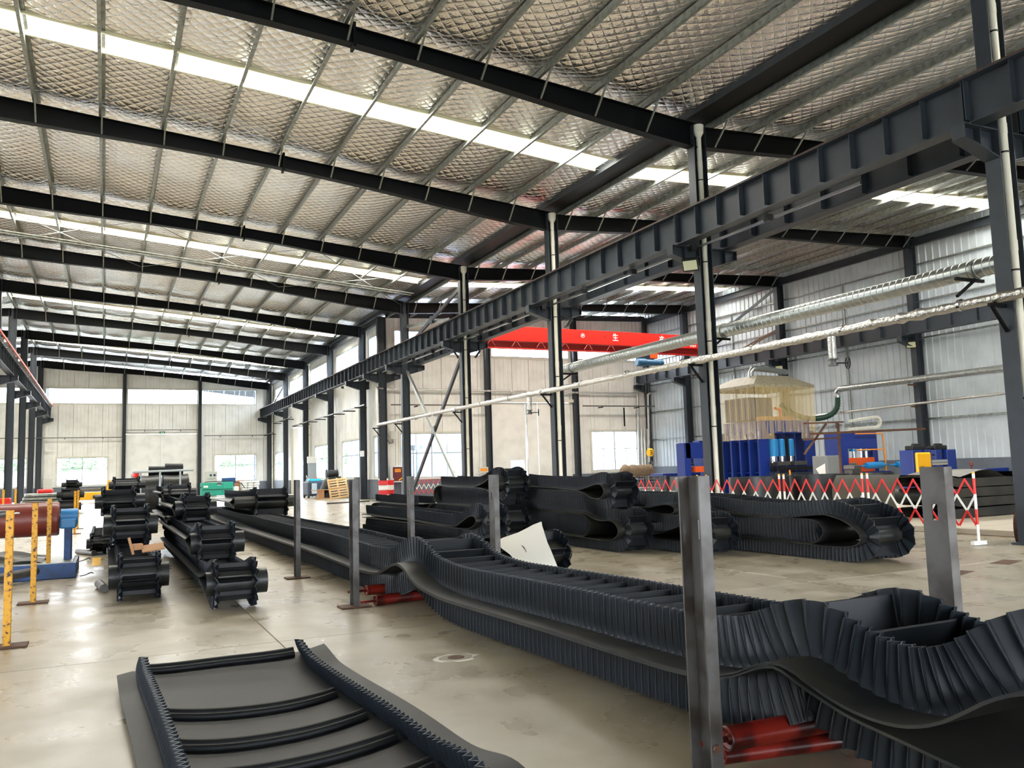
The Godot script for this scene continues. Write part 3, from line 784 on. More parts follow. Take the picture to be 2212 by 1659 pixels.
func cranes() -> void:
	for k in range(-1, 10):
		var z0 := zc(k); var z1 := zc(k + 1)
		if k == 9: z1 -= 0.35
		runway(11.5, 6.16, 6.86, z0, z1, "dark stiffened crane runway beam on the left of the middle columns, %s span" % NTH[k + 1], "runway beams left of the middle columns")
		if k < 4: runway(12.76, 6.16, 6.86, z0, z1, "dark crane runway beam on the right of the middle columns, %s span" % NTH[k + 1], "runway beams right of the middle columns", 0.9)
	runway(12.76, 6.16, 6.86, zc(4), -40.1, "short last crane runway beam on the right of the middle columns", "runway beams right of the middle columns", 0.9)
	for k in range(0, 4): runway(27.15, 5.88, 6.6, zc(k), zc(k + 1), "dark crane runway beam along the ribbed right wall, %s span" % NTH[k], "runway beams of the right wall", 0.9)
	runway(27.15, 5.88, 6.6, zc(4), -40.1, "last crane runway beam along the ribbed right wall", "runway beams of the right wall", 0.9)
	for k in range(4, 10): runway(-3.93, 6.16, 6.86, zc(k), zc(k + 1) - (0.3 if k == 9 else 0.0), "dark crane runway beam on the left column row, %s span" % NTH[k - 4], "runway beams of the left row", 0.9)
	rail(11.5, 6.86, -1.0, -72.4, "rusty crane rail on top of the long left-hand runway beam")
	rail(12.76, 6.86, -1.0, -40.1, "rusty crane rail right of the middle columns")
	rail(27.15, 6.6, -8.0, -40.1, "rusty crane rail along the ribbed right wall")
	rail(-3.93, 6.86, -36.4, -72.3, "crane rail on the left row's runway beam")
	var cr := thing("conductor_rail", "orange conductor rail running along the left row's runway beam", "rail", Vector3(-3.7, 7.1, -54))
	var cb := B.new(); cb.box(Vector3(-3.7, 7.1, -54.2), Vector3(0.05, 0.09, 36)); part("conductor", cb, flat(Color(0.86, 0.27, 0.1), 0.45), cr)
	for i in 24:
		var b := B.new(); b.box(Vector3(-3.78, 6.98, -36.8 - i * 1.5), Vector3(0.16, 0.2, 0.03)); part("hanger", b, M.iron, cr)
	var c2 := thing("conductor_rail", "silver conductor rail with black hangers under the middle runway beam", "rail", Vector3(11.74, 6.08, -30))
	for i in 15:
		var b := B.new(); b.box(Vector3(11.75, 6.07, -11.3 - i * 2.4), Vector3(0.05, 0.05, 2.1)); part("conductor", b, M.chrome, c2)
		b = B.new(); b.box(Vector3(11.72, 6.09, -12.5 - i * 2.4), Vector3(0.14, 0.13, 0.09)); part("hanger", b, M.black, c2)
	# red overhead crane across the right hall
	var z := -34.2
	var o := thing("overhead_crane", "bright red single-girder overhead crane with white characters across the right hall", "crane", Vector3(20, 6.7, z))
	var g := B.new()
	g.prism(PackedVector2Array([Vector2(14.3, 7.06), Vector2(27.2, 7.06), Vector2(27.2, 7.2), Vector2(25.8, 7.7), Vector2(16.3, 7.72), Vector2(14.3, 7.16)]), Vector3(0, 0, z - 0.2), Vector3.RIGHT, Vector3.UP, 0.4)
	var gd := part("girder", g, M.red, o)
	g = B.new(); g.box(Vector3(20.6, 7.05, z + 0.23), Vector3(12.6, 0.02, 0.1)); g.box(Vector3(20.6, 6.9, z), Vector3(12.8, 0.3, 0.02)); part("track_web", g, flat(Color(0.6, 0.07, 0.06), 0.4), o)
	g = B.new(); g.box(Vector3(20.6, 6.74, z), Vector3(12.8, 0.03, 0.34)); part("track_flange", g, M.red, o)
	for x in [13.0, 26.9]:
		g = B.new(); g.box(Vector3(x, 7.1, z), Vector3(0.26, 0.3, 2.6), Basis.IDENTITY, 0.02); part("end_carriage", g, M.red, o)
		g = B.new(); g.box(Vector3(x + (0.9 if x < 20 else -0.5), 7.08, z), Vector3(1.6, 0.12, 0.36)); part("end_plate", g, M.red, o)
		for q in [-1.0, 1.0]:
			g = B.new(); g.lathe(Vector3(x - 0.06, 7.02, z + q), Vector3.RIGHT, [[0, 0.0], [0, 0.13], [0.12, 0.13], [0.12, 0]], 14); part("wheel", g, M.iron, o)
	for x in [17.3, 19.6, 21.9, 24.6]:
		g = B.new(); g.box(Vector3(x, 7.08, z + 0.2), Vector3(0.1, 0.07, 0.02)); part("stop", g, M.red, gd)
	for i in 7:
		var x := 15.3 + i * 1.25
		g = B.new()
		g.tube(PackedVector3Array([Vector3(x - 0.22, 6.78, z + 0.24), Vector3(x - 0.06, 7.0, z + 0.26), Vector3(x + 0.06, 7.0, z + 0.26), Vector3(x + 0.22, 6.78, z + 0.24)]), 0.014, 6); part("festoon_cable", g, flat(Color(0.75, 0.3, 0.25), 0.5), o)
	glyph(gd, Vector3(18.2, 7.27, z + 0.204), 0.34, [[0.5, 1, 0.05, 0.62], [0.5, 1, 0.95, 0.62], [0.26, 0.55, 0.74, 0.55], [0.3, 0.3, 0.7, 0.3], [0.08, 0.03, 0.92, 0.03], [0.5, 0.55, 0.5, 0.03]])
	glyph(gd, Vector3(21.68, 7.27, z + 0.204), 0.34, [[0.3, 0.98, 0.12, 0.6], [0.24, 0.75, 0.9, 0.75], [0.5, 1, 0.5, 0.03], [0.16, 0.4, 0.84, 0.4], [0.04, 0.03, 0.96, 0.03]])
	glyph(gd, Vector3(24.36, 7.27, z + 0.204), 0.34, [[0.5, 1, 0.55, 0.86], [0.1, 0.8, 0.9, 0.8], [0.3, 0.72, 0.38, 0.56], [0.7, 0.72, 0.6, 0.56], [0.14, 0.48, 0.92, 0.48], [0.18, 0.48, 0.04, 0.02]])
	g = B.new(); ring(g, Vector3(20.05, 7.44, z + 0.205), Vector3.BACK, 0.1, 0.085, 0.006); g.box(Vector3(20.05, 7.44, z + 0.206), Vector3(0.1, 0.02, 0.006)); g.box(Vector3(20.03, 7.44, z + 0.206), Vector3(0.02, 0.1, 0.006)); g.box(Vector3(20.07, 7.47, z + 0.206), Vector3(0.06, 0.02, 0.006)); part("emblem", g, M.white, gd)
	g = B.new(); g.lathe(Vector3(21.25, 7.42, z + 0.2), Vector3.BACK, [[0, 0.035], [0.008, 0.03], [0.008, 0]], 12); part("hole", g, M.black, gd)
	for i in 4:
		g = B.new(); g.box(Vector3(26.25 + i * 0.1, 7.16 + 0.02 * (i % 2), z + 0.21), Vector3(0.05, 0.1, 0.006)); part("small_mark", g, M.white, gd)
	var h := thing("crane_hoist", "blue electric wire-rope hoist with an orange motor box under the red crane", "hoist", Vector3(23.7, 6.3, z))
	g = B.new(); g.lathe(Vector3(23.05, 6.28, z + 0.1), Vector3.RIGHT, [[0, 0], [0, 0.16], [0.06, 0.2], [0.5, 0.2], [0.55, 0.16], [1.25, 0.16], [1.3, 0.19], [1.5, 0.19], [1.52, 0]], 18); part("drum", g, flat(Color(0.16, 0.33, 0.46), 0.4), h)
	g = B.new(); g.box(Vector3(24.05, 6.62, z + 0.05), Vector3(0.42, 0.28, 0.3), Basis.IDENTITY, 0.02); part("motor_box", g, M.orange, h)
	g = B.new(); g.box(Vector3(23.6, 6.55, z), Vector3(0.9, 0.22, 0.2)); part("trolley", g, M.navy, h)
	for e in [23.6, 23.75]:
		g = B.new(); g.cyl(Vector3(e, 6.2, z), Vector3(e, 2.1, z), 0.008, 6); part("rope", g, M.iron, h)
	g = B.new(); g.lathe(Vector3(23.56, 1.92, z), Vector3.RIGHT, [[0, 0], [0, 0.16], [0.04, 0.2], [0.18, 0.2], [0.22, 0.16], [0.22, 0]], 18); part("hook_block", g, M.yellow_clean, h)
	for i in 3:
		g = B.new(); g.box(Vector3(23.62, 1.84 + i * 0.09, z + 0.19), Vector3(0.12, 0.025, 0.05)); part("black_stripe", g, M.black, h)
	g = B.new()
	var hp := PackedVector3Array()
	for i in 14:
		var a := 0.4 + i * 0.36
		hp.push_back(Vector3(23.68 + 0.1 * sin(a) * (1.0 if i < 12 else 0.9), 1.42 + 0.12 * cos(a), z))
	g.tube(PackedVector3Array([Vector3(23.68, 1.75, z), Vector3(23.69, 1.6, z)]), 0.03, 8)
	g.tube(hp, 0.028, 8); part("hook", g, M.iron, h)

func glyph(o: Node3D, p: Vector3, s: float, st: Array) -> void:  # strokes in a unit square, painted as thin raised bars
	var b := B.new()
	for e in st: b.bar(p + Vector3(e[0] * s, e[1] * s, 0), p + Vector3(e[2] * s, e[3] * s, 0), Vector3.BACK, 0.008, s * 0.1)
	part("character", b, M.white, o)

func ring(b: B, p: Vector3, ax: Vector3, ro: float, ri: float, t: float) -> void:
	b.lathe(p, ax, [[0, ri], [0, ro], [t, ro], [t, ri], [0, ri]], 24)

# ---------------------------------------------------------------- pipes, ducts, cable trays, lamps
func wheel(b: B, p: Vector3, ax: Vector3, r: float) -> void:
	var u := ax.cross(Vector3.UP).normalized()
	var pts := PackedVector3Array()
	for i in 17: pts.push_back(p + (u * cos(TAU * i / 16) + Vector3.UP * sin(TAU * i / 16)) * r)
	b.tube(pts, r * 0.12, 6, false)
	for i in 3:
		var d := (u * cos(PI * i / 3) + Vector3.UP * sin(PI * i / 3)) * r
		b.cyl(p - d, p + d, r * 0.08, 5)

func wrapped(pts: Array, r: float, sd: int) -> B:  # foil-wrapped pipe, lumpy
	var rng := RandomNumberGenerator.new(); rng.seed = sd
	var p := PackedVector3Array(); var rr := []
	for i in pts.size() - 1:
		var a: Vector3 = pts[i]; var c: Vector3 = pts[i + 1]
		var nn := maxi(2, int(a.distance_to(c) / 0.12))
		for j in nn:
			p.push_back(a.lerp(c, float(j) / nn) + Vector3(0, rng.randf_range(-0.004, 0.004), 0)); rr.append(r * rng.randf_range(0.9, 1.12) * (1.22 if rng.randf() < 0.06 else 1.0))
	p.push_back(pts[-1]); rr.append(r)
	var b := B.new(); b.tube(p, rr, 10)
	return b

func spiral(a: Vector3, c: Vector3, r: float) -> B:  # spiral seam duct
	var b := B.new()
	var l := a.distance_to(c); var d := (c - a) / l
	var pr := []
	var t := 0.0
	while t < l - 0.14:
		pr.append_array([[t, r], [t + 0.118, r], [t + 0.122, r + 0.008], [t + 0.134, r + 0.008]]); t += 0.138
	pr.append([l, r])
	b.lathe(a, d, pr, 20)
	return b

func services() -> void:
	var p := thing("insulated_pipe", "foil-wrapped steam pipe slung along the left of the middle columns", "pipe", Vector3(11.7, 3.6, -20))
	part("pipe", wrapped([Vector3(11.7, 3.62, -39.4), Vector3(11.7, 3.6, -30), Vector3(11.7, 3.56, -20), Vector3(11.7, 3.56, -12), Vector3(11.7, 3.6, -3)], 0.075, 3), M.wrap, p)
	for k in range(0, 6):
		var z := zc(k) if k < 5 else -39.8
		var b := B.new(); b.bar(Vector3(11.92, 3.48, z), Vector3(11.56, 3.48, z), Vector3.UP, 0.05, 0.05); b.bar(Vector3(11.92, 3.1, z), Vector3(11.62, 3.46, z), Vector3.BACK, 0.04, 0.04); part("bracket", b, M.steel_dark, p)
	for i in 14:
		var b := B.new(); b.lathe(Vector3(11.7, 3.585, -6.2 - i * 2.3), Vector3.FORWARD, [[0, 0.08], [0, 0.094], [0.05, 0.094], [0.05, 0.08]], 12); part("band", b, M.chrome, p)
	for e in [[-23.2, 2.95, "further"], [-11.1, 2.95, "nearer"]]:
		var z: float = e[0]
		var d := thing("pipe_drop", "short foil-wrapped pipe drop with a handwheel valve, the %s one under the steam pipe" % e[2], "valve", Vector3(11.7, 2.9, z), "pipe drops")
		part("pipe", wrapped([Vector3(11.7, 3.5, z), Vector3(11.7, 3.08, z)], 0.07, 8), M.wrap, d)
		var b := B.new(); b.lathe(Vector3(11.7, 3.1, z), Vector3.DOWN, [[0, 0.09], [0.02, 0.09], [0.02, 0.05], [0.1, 0.055], [0.1, 0.085], [0.13, 0.085], [0.13, 0]], 14); part("valve_body", b, M.iron, d)
		b = B.new(); b.cyl(Vector3(11.72, 3.02, z), Vector3(11.95, 3.02, z + 0.1), 0.014, 8); wheel(b, Vector3(11.95, 3.02, z + 0.1), Vector3(0.9, 0, 0.4).normalized(), 0.1); part("handwheel", b, M.black, d)
	var pole := B.new(); pole.cyl(Vector3(11.66, 0, -23.4), Vector3(11.66, 3.3, -23.4), 0.03, 10); solo("steam_riser", pole, M.chrome, "thin shiny vertical pipe standing below the further handwheel valve", "pipe")
	# pipework on the end wall
	var ew := thing("wall_pipe", "foil-wrapped pipe running level along the end wall and turning down beside the window", "pipe", Vector3(20, 5.4, -40.2))
	part("pipe", wrapped([Vector3(11.72, 3.62, -39.4), Vector3(11.72, 5.42, -39.5), Vector3(11.9, 5.45, -40.0), Vector3(12.6, 5.42, -40.2), Vector3(20, 5.4, -40.2), Vector3(27.1, 5.37, -40.2), Vector3(27.15, 5.2, -40.2), Vector3(27.05, 1.3, -40.2)], 0.06, 11), M.wrap, ew)
	for i in 3:
		var x := 27.25 + i * 0.2
		var l := B.new(); l = wrapped([Vector3(x, 3.4 - i * 0.02, -40.1), Vector3(x - 0.02, 1.3, -40.1)], 0.055, 20 + i)
		solo("vertical_steam_pipe", l, M.wrap, "%s of three foil-wrapped pipes standing together in the end-wall corner" % ["leftmost", "middle", "rightmost"][i], "pipe", "corner steam pipes")
	var hk := thing("wall_pipe", "foil-wrapped pipe bending over at the top of the far right corner", "pipe", Vector3(27.8, 4, -40))
	part("pipe", wrapped([Vector3(27.6, 1.3, -40.0), Vector3(27.72, 5.3, -40.0), Vector3(27.85, 5.42, -39.9), Vector3(27.5, 5.42, -38.6)], 0.055, 31), M.wrap, hk)
	for e in [[Vector3(12.5, 4.62, -40.1), Vector3(17.7, 4.62, -40.1), "left"], [Vector3(23.3, 4.62, -40.1), Vector3(28.0, 4.62, -40.1), "right"]]: tray(e[0], e[1], Vector3(0, 0, 0.4), "thin cable tray on brackets along the end wall, %s of the sectional door" % e[2])
	tray(Vector3(12.1, 4.76, -41.5), Vector3(12.1, 4.76, -59.8), Vector3(-0.55, 0, 0), "long cable tray on brackets along the side wall of the left hall")
	tray(Vector3(12.1, 5.42, -60.4), Vector3(12.1, 5.42, -67.6), Vector3(-0.5, 0, 0), "raised cable tray on brackets over the side door")
	tray(Vector3(12.1, 4.72, -67.8), Vector3(12.1, 4.72, -72.0), Vector3(-0.5, 0, 0), "short cable tray on brackets in the far right corner of the left hall")
	tray(Vector3(7.0, 4.72, -71.95), Vector3(12.0, 4.72, -71.95), Vector3(0, 0, 0.3), "cable tray along the far wall, right of the sliding door")
	tray(Vector3(1.35, 5.2, -71.9), Vector3(6.55, 5.2, -71.9), Vector3(0, 0, 0.3), "cable tray along the far wall above the sliding door")
	tray(Vector3(-11.9, 4.66, -71.95), Vector3(1.05, 4.66, -71.95), Vector3(0, 0, 0.3), "cable tray along the far wall, left of the sliding door")
	# big spiral duct and its smaller neighbours
	var dd := thing("ventilation_duct", "large galvanised spiral duct slung along the right of the middle columns", "duct", Vector3(12.78, 4.33, -15))
	part("duct", spiral(Vector3(12.78, 4.33, -23.0), Vector3(12.78, 4.33, -3.5), 0.15), M.duct, dd)
	for z in [-22.35, -15.3, -9.0]:
		var b := B.new(); b.lathe(Vector3(12.78, 4.33, z), Vector3.BACK, [[0, 0.15], [0, 0.168], [0.04, 0.168], [0.04, 0.15]], 20); part("clamp", b, M.galv, dd)
		b = B.new(); b.bar(Vector3(12.28, 4.14, z), Vector3(12.95, 4.14, z), Vector3.UP, 0.05, 0.05); b.bar(Vector3(12.28, 3.85, z), Vector3(12.7, 4.12, z), Vector3.BACK, 0.04, 0.04); part("bracket", b, M.steel_dark, dd)
	var sd := thing("ventilation_duct", "slim spiral duct along the ribbed wall ending in an elbow over the green hose", "duct", Vector3(27.2, 4.2, -20))
	part("duct", spiral(Vector3(27.2, 4.2, -25.5), Vector3(27.2, 4.2, -6.0), 0.12), M.duct, sd)
	var eb := B.new(); eb.tube(PackedVector3Array([Vector3(27.2, 4.2, -25.45), Vector3(27.2, 4.19, -25.55), Vector3(27.2, 4.13, -25.64), Vector3(27.2, 4.02, -25.7), Vector3(27.2, 3.85, -25.7)]), 0.125, 16); part("elbow", eb, M.chrome, sd)
	var hs := thing("flexible_hose", "dark green corrugated hose hanging from the slim duct to the press hood", "hose", Vector3(26.5, 3.2, -25.9))
	var hp := PackedVector3Array(); var hr := []
	var crv := Curve3D.new()
	for q in [Vector3(27.2, 3.88, -25.7), Vector3(27.15, 3.4, -25.75), Vector3(26.9, 3.1, -26.0), Vector3(26.3, 3.02, -26.3), Vector3(25.6, 3.2, -26.5), Vector3(24.9, 3.6, -26.5)]: crv.add_point(q, Vector3.ZERO, Vector3.ZERO)
	for i in crv.point_count:
		if i > 0 and i < crv.point_count - 1:
			var t := (crv.get_point_position(i + 1) - crv.get_point_position(i - 1)) * 0.17
			crv.set_point_in(i, -t); crv.set_point_out(i, t)
	var ln := crv.get_baked_length()
	for i in 90: hp.push_back(crv.sample_baked(ln * i / 89.0)); hr.append(0.112 + 0.013 * sin(i * PI * 0.66))
	var hb := B.new(); hb.tube(hp, hr, 14); part("hose", hb, M.hose, hs)
	var wp := thing("insulated_pipe", "thin foil-wrapped pipe along the ribbed wall below the slim duct", "pipe", Vector3(27.3, 3.4, -18))
	part("pipe", wrapped([Vector3(27.3, 3.2, -27.2), Vector3(27.3, 3.3, -22), Vector3(27.3, 3.55, -8)], 0.05, 41), M.wrap, wp)
	for k in range(1, 3):
		var b := B.new(); b.bar(Vector3(27.54, 3.2, zc(k)), Vector3(27.2, 3.2, zc(k)), Vector3.UP, 0.05, 0.05); b.bar(Vector3(27.54, 4.02, zc(k)), Vector3(27.1, 4.02, zc(k)), Vector3.UP, 0.06, 0.06); part("bracket", b, M.rust, wp)
	var vd := thing("pipe_drop", "small wrapped drop pipe with a handwheel beside the green hose", "valve", Vector3(27.3, 2.6, -25.6))
	part("pipe", wrapped([Vector3(27.3, 3.3, -25.6), Vector3(27.3, 2.2, -25.6)], 0.045, 44), M.wrap, vd)
	var vb := B.new(); wheel(vb, Vector3(27.05, 2.72, -25.7), Vector3(1, 0, 0.4).normalized(), 0.12); vb.cyl(Vector3(27.05, 2.72, -25.7), Vector3(27.3, 2.72, -25.6), 0.015, 6); part("handwheel", vb, M.black, vd)
	# girts on the ribbed wall
	for i in 5:
		var y: float = [2.7, 4.25, 5.78, 7.2, 8.62][i]
		var b := B.new(); b.prism(PackedVector2Array([Vector2(0, 0), Vector2(0.07, 0), Vector2(0.07, 0.012), Vector2(0.012, 0.012), Vector2(0.012, 0.07), Vector2(0, 0.07)]), Vector3(27.95, y, 5.7), Vector3.LEFT, Vector3.UP, 46.0)
		solo("wall_girt", b, M.galv, "galvanised wall rail across the ribbed right wall, %s up from the plinth" % NTH[i], "girt", "rails of the ribbed wall")
	for z in [-25.7, -32.8, -18.6]:
		var b := B.new(); b.box(Vector3(27.92, 4.9, z), Vector3(0.05, 7.4, 0.06)); solo("wall_strut", b, M.galv, "galvanised upright strut tying the rails of the ribbed wall, %s to the camera" % ({-25.7: "second nearest", -32.8: "furthest", -18.6: "nearest"}[z]), "strut", "struts of the ribbed wall")
	# floodlights on the columns
	for e in [[Vector3(11.62, 5.7, -14.9), Vector3(-0.6, -0.5, 0.5), "under the corbel of the second middle column"], [Vector3(11.68, 5.62, -29.1), Vector3(-0.7, -0.5, -0.3), "on the left of the fourth middle column"], [Vector3(12.55, 5.66, -29.1), Vector3(0.7, -0.5, 0.2), "on the right of the fourth middle column"], [Vector3(27.35, 5.55, -22.1), Vector3(-0.7, -0.5, 0.5), "on the nearest column of the ribbed wall"], [Vector3(27.35, 5.5, -29.1), Vector3(-0.7, -0.5, 0.5), "on the second column of the ribbed wall"], [Vector3(12.55, 5.66, -22.1), Vector3(0.7, -0.5, 0.2), "on the right of the third middle column"]]:
		var f := thing("floodlight", "small black floodlight %s" % e[2], "lamp", e[0], "floodlights")
		var q := Basis.looking_at(e[1], Vector3.UP)
		var b := B.new(); b.box(e[0], Vector3(0.36, 0.3, 0.08), q, 0.015); part("housing", b, M.black, f)
		b = B.new(); b.box(e[0] + q * Vector3(0, 0, -0.042), Vector3(0.3, 0.22, 0.01), q); part("lens", b, M.lens, f)
		b = B.new(); b.bar(e[0] + Vector3(0, 0.1, 0), e[0] + Vector3(0.25 if e[1].x < 0 else -0.25, 0.2, 0), Vector3.UP, 0.03, 0.04); part("bracket", b, M.black, f)

func tray(a: Vector3, c: Vector3, arm: Vector3, label: String) -> void:
	var t := thing("cable_tray", label, "cable tray", (a + c) / 2)
	var b := B.new(); b.bar(a + arm * 0.8, c + arm * 0.8, Vector3.UP, 0.06, 0.07); part("channel", b, M.iron, t)
	var k := maxi(2, int(a.distance_to(c) / 2.2))
	for i in k:
		var p := a.lerp(c, (i + 0.5) / k)
		b = B.new(); b.bar(p - Vector3(0, 0.07, 0), p + arm * 1.2 - Vector3(0, 0.07, 0), Vector3.UP, 0.06, 0.05); part("bracket", b, M.black, t)

# ---------------------------------------------------------------- outside
func outside() -> void:
	var g := B.new(); g.box(Vector3(10, -0.45, -60), Vector3(260, 0.4, 260)); struct("ground", g, M.out, "pale concrete yard outside the hall")
	var w := B.new()
	w.box(Vector3(0, 1.0, -96), Vector3(90, 2.6, 0.3)); w.box(Vector3(0, 2.36, -96), Vector3(90, 0.14, 0.5))
	w.box(Vector3(45, 1.0, -80), Vector3(0.3, 2.6, 60))
	struct("wall_yard", w, M.outwall, "pale lavender boundary wall of the yard")
	var rng := RandomNumberGenerator.new(); rng.seed = 12
	for i in 9:
		var x := -20.0 + i * 5.6 + rng.randf_range(-0.8, 0.8); var z := -103.0 + rng.randf_range(-3, 3); var h := rng.randf_range(4.4, 6.2) - (1.0 if i > 4 else 0.0)
		var t := thing("tree", "green leafy tree beyond the yard wall, %s from the left seen through the far windows" % NTH[i], "tree", Vector3(x, -0.2, z), "trees beyond the yard wall")
		var b := B.new(); b.tube(PackedVector3Array([Vector3(x, -0.2, z), Vector3(x + 0.1, h * 0.3, z), Vector3(x, h * 0.6, z)]), [0.2, 0.15, 0.08], 8); part("trunk", b, M.rust, t)
		b = B.new()
		for q in 900:
			var d := Vector3(rng.randfn(), rng.randfn() * 0.9, rng.randfn()).normalized() * pow(rng.randf(), 0.4)
			var c := Vector3(x, h * 0.62, z) + d * Vector3(2.1, h * 0.36, 2.1)
			var u := Vector3(rng.randfn(), rng.randfn(), rng.randfn()).normalized() * 0.22; var v := u.cross(Vector3(rng.randfn(), rng.randfn(), rng.randfn())).normalized() * 0.16
			b.quad(c - u, c - v, c + u, c + v)
		var cr := part("crown", b, M.leaf, t); cr.set_meta("kind", "stuff")
	# neighbouring works seen through the side windows
	var n := thing("works_building", "pale neighbouring works building with blue window bands beyond the yard", "building", Vector3(30, -0.25, -62))
	var b := B.new(); b.box(Vector3(24, 3.4, -60), Vector3(12, 7.3, 18)); part("wall", b, M.outwall, n)
	b = B.new(); b.box(Vector3(24, 7.2, -60), Vector3(12.6, 0.3, 18.6)); part("roof", b, M.out, n)
	for i in 5:
		b = B.new(); b.box(Vector3(17.97, 1.9, -53 - i * 3.4), Vector3(0.1, 1.5, 2.4)); part("window", b, M.outdark, n)
		b = B.new(); b.box(Vector3(19.6 + i * 2.2, 1.9, -50.97), Vector3(1.6, 1.5, 0.1)); part("window", b, M.outdark, n)
	b = B.new(); b.box(Vector3(17.95, 2.9, -60), Vector3(0.12, 0.2, 18)); part("band", b, M.cyan, n)
	var lp := thing("yard_lamp", "slim yard lamp post outside the end-wall window", "lamp post", Vector3(16.4, -0.25, -48))
	b = B.new(); b.cyl(Vector3(16.4, -0.25, -48), Vector3(16.4, 3.0, -48), 0.05, 8); part("pole", b, M.steel, lp)
	b = B.new(); b.lathe(Vector3(16.4, 2.6, -48), Vector3.UP, [[0, 0], [0.05, 0.14], [0.3, 0.16], [0.45, 0]], 10); part("lantern", b, M.steel, lp)

# ---------------------------------------------------------------- corrugated-sidewall belts
func smooth(pts: Array) -> PackedVector2Array:  # Catmull-Rom through (z, y) points
	var o := PackedVector2Array()
	for i in pts.size() - 1:
		var p0: Array = pts[maxi(i - 1, 0)]; var p1: Array = pts[i]; var p2: Array = pts[i + 1]; var p3: Array = pts[mini(i + 2, pts.size() - 1)]
		var a := Vector2(p1[0], p1[1]); var c := Vector2(p2[0], p2[1])
		var ta := (c - Vector2(p0[0], p0[1])); var tc := (Vector2(p3[0], p3[1]) - a)
		var l := a.distance_to(c)
		ta = ta.normalized() * l; tc = tc.normalized() * l
		var k := maxi(2, int(l / 0.03))
		for j in k:
			var t := float(j) / k
			o.append(a * (2 * t * t * t - 3 * t * t + 1) + ta * (t * t * t - 2 * t * t + t) + c * (-2 * t * t * t + 3 * t * t) + tc * (t * t * t - t * t))
	o.append(Vector2(pts[-1][0], pts[-1][1]))
	return o

var cleat_meshes := {}
func cleat_mesh(w: float, h: float) -> ArrayMesh:
	var key := "%.3f|%.3f" % [w, h]
	if not cleat_meshes.has(key):
		var b := B.new()
		b.prism(PackedVector2Array([Vector2(-0.035, 0), Vector2(0.035, 0), Vector2(0.012, 0.03), Vector2(0.007, h - 0.004), Vector2(0.003, h), Vector2(-0.003, h), Vector2(-0.007, h - 0.004), Vector2(-0.012, 0.03)]), Vector3(w / 2, 0, 0), Vector3.BACK, Vector3.UP, w)
		cleat_meshes[key] = b.mesh()
	return cleat_meshes[key]

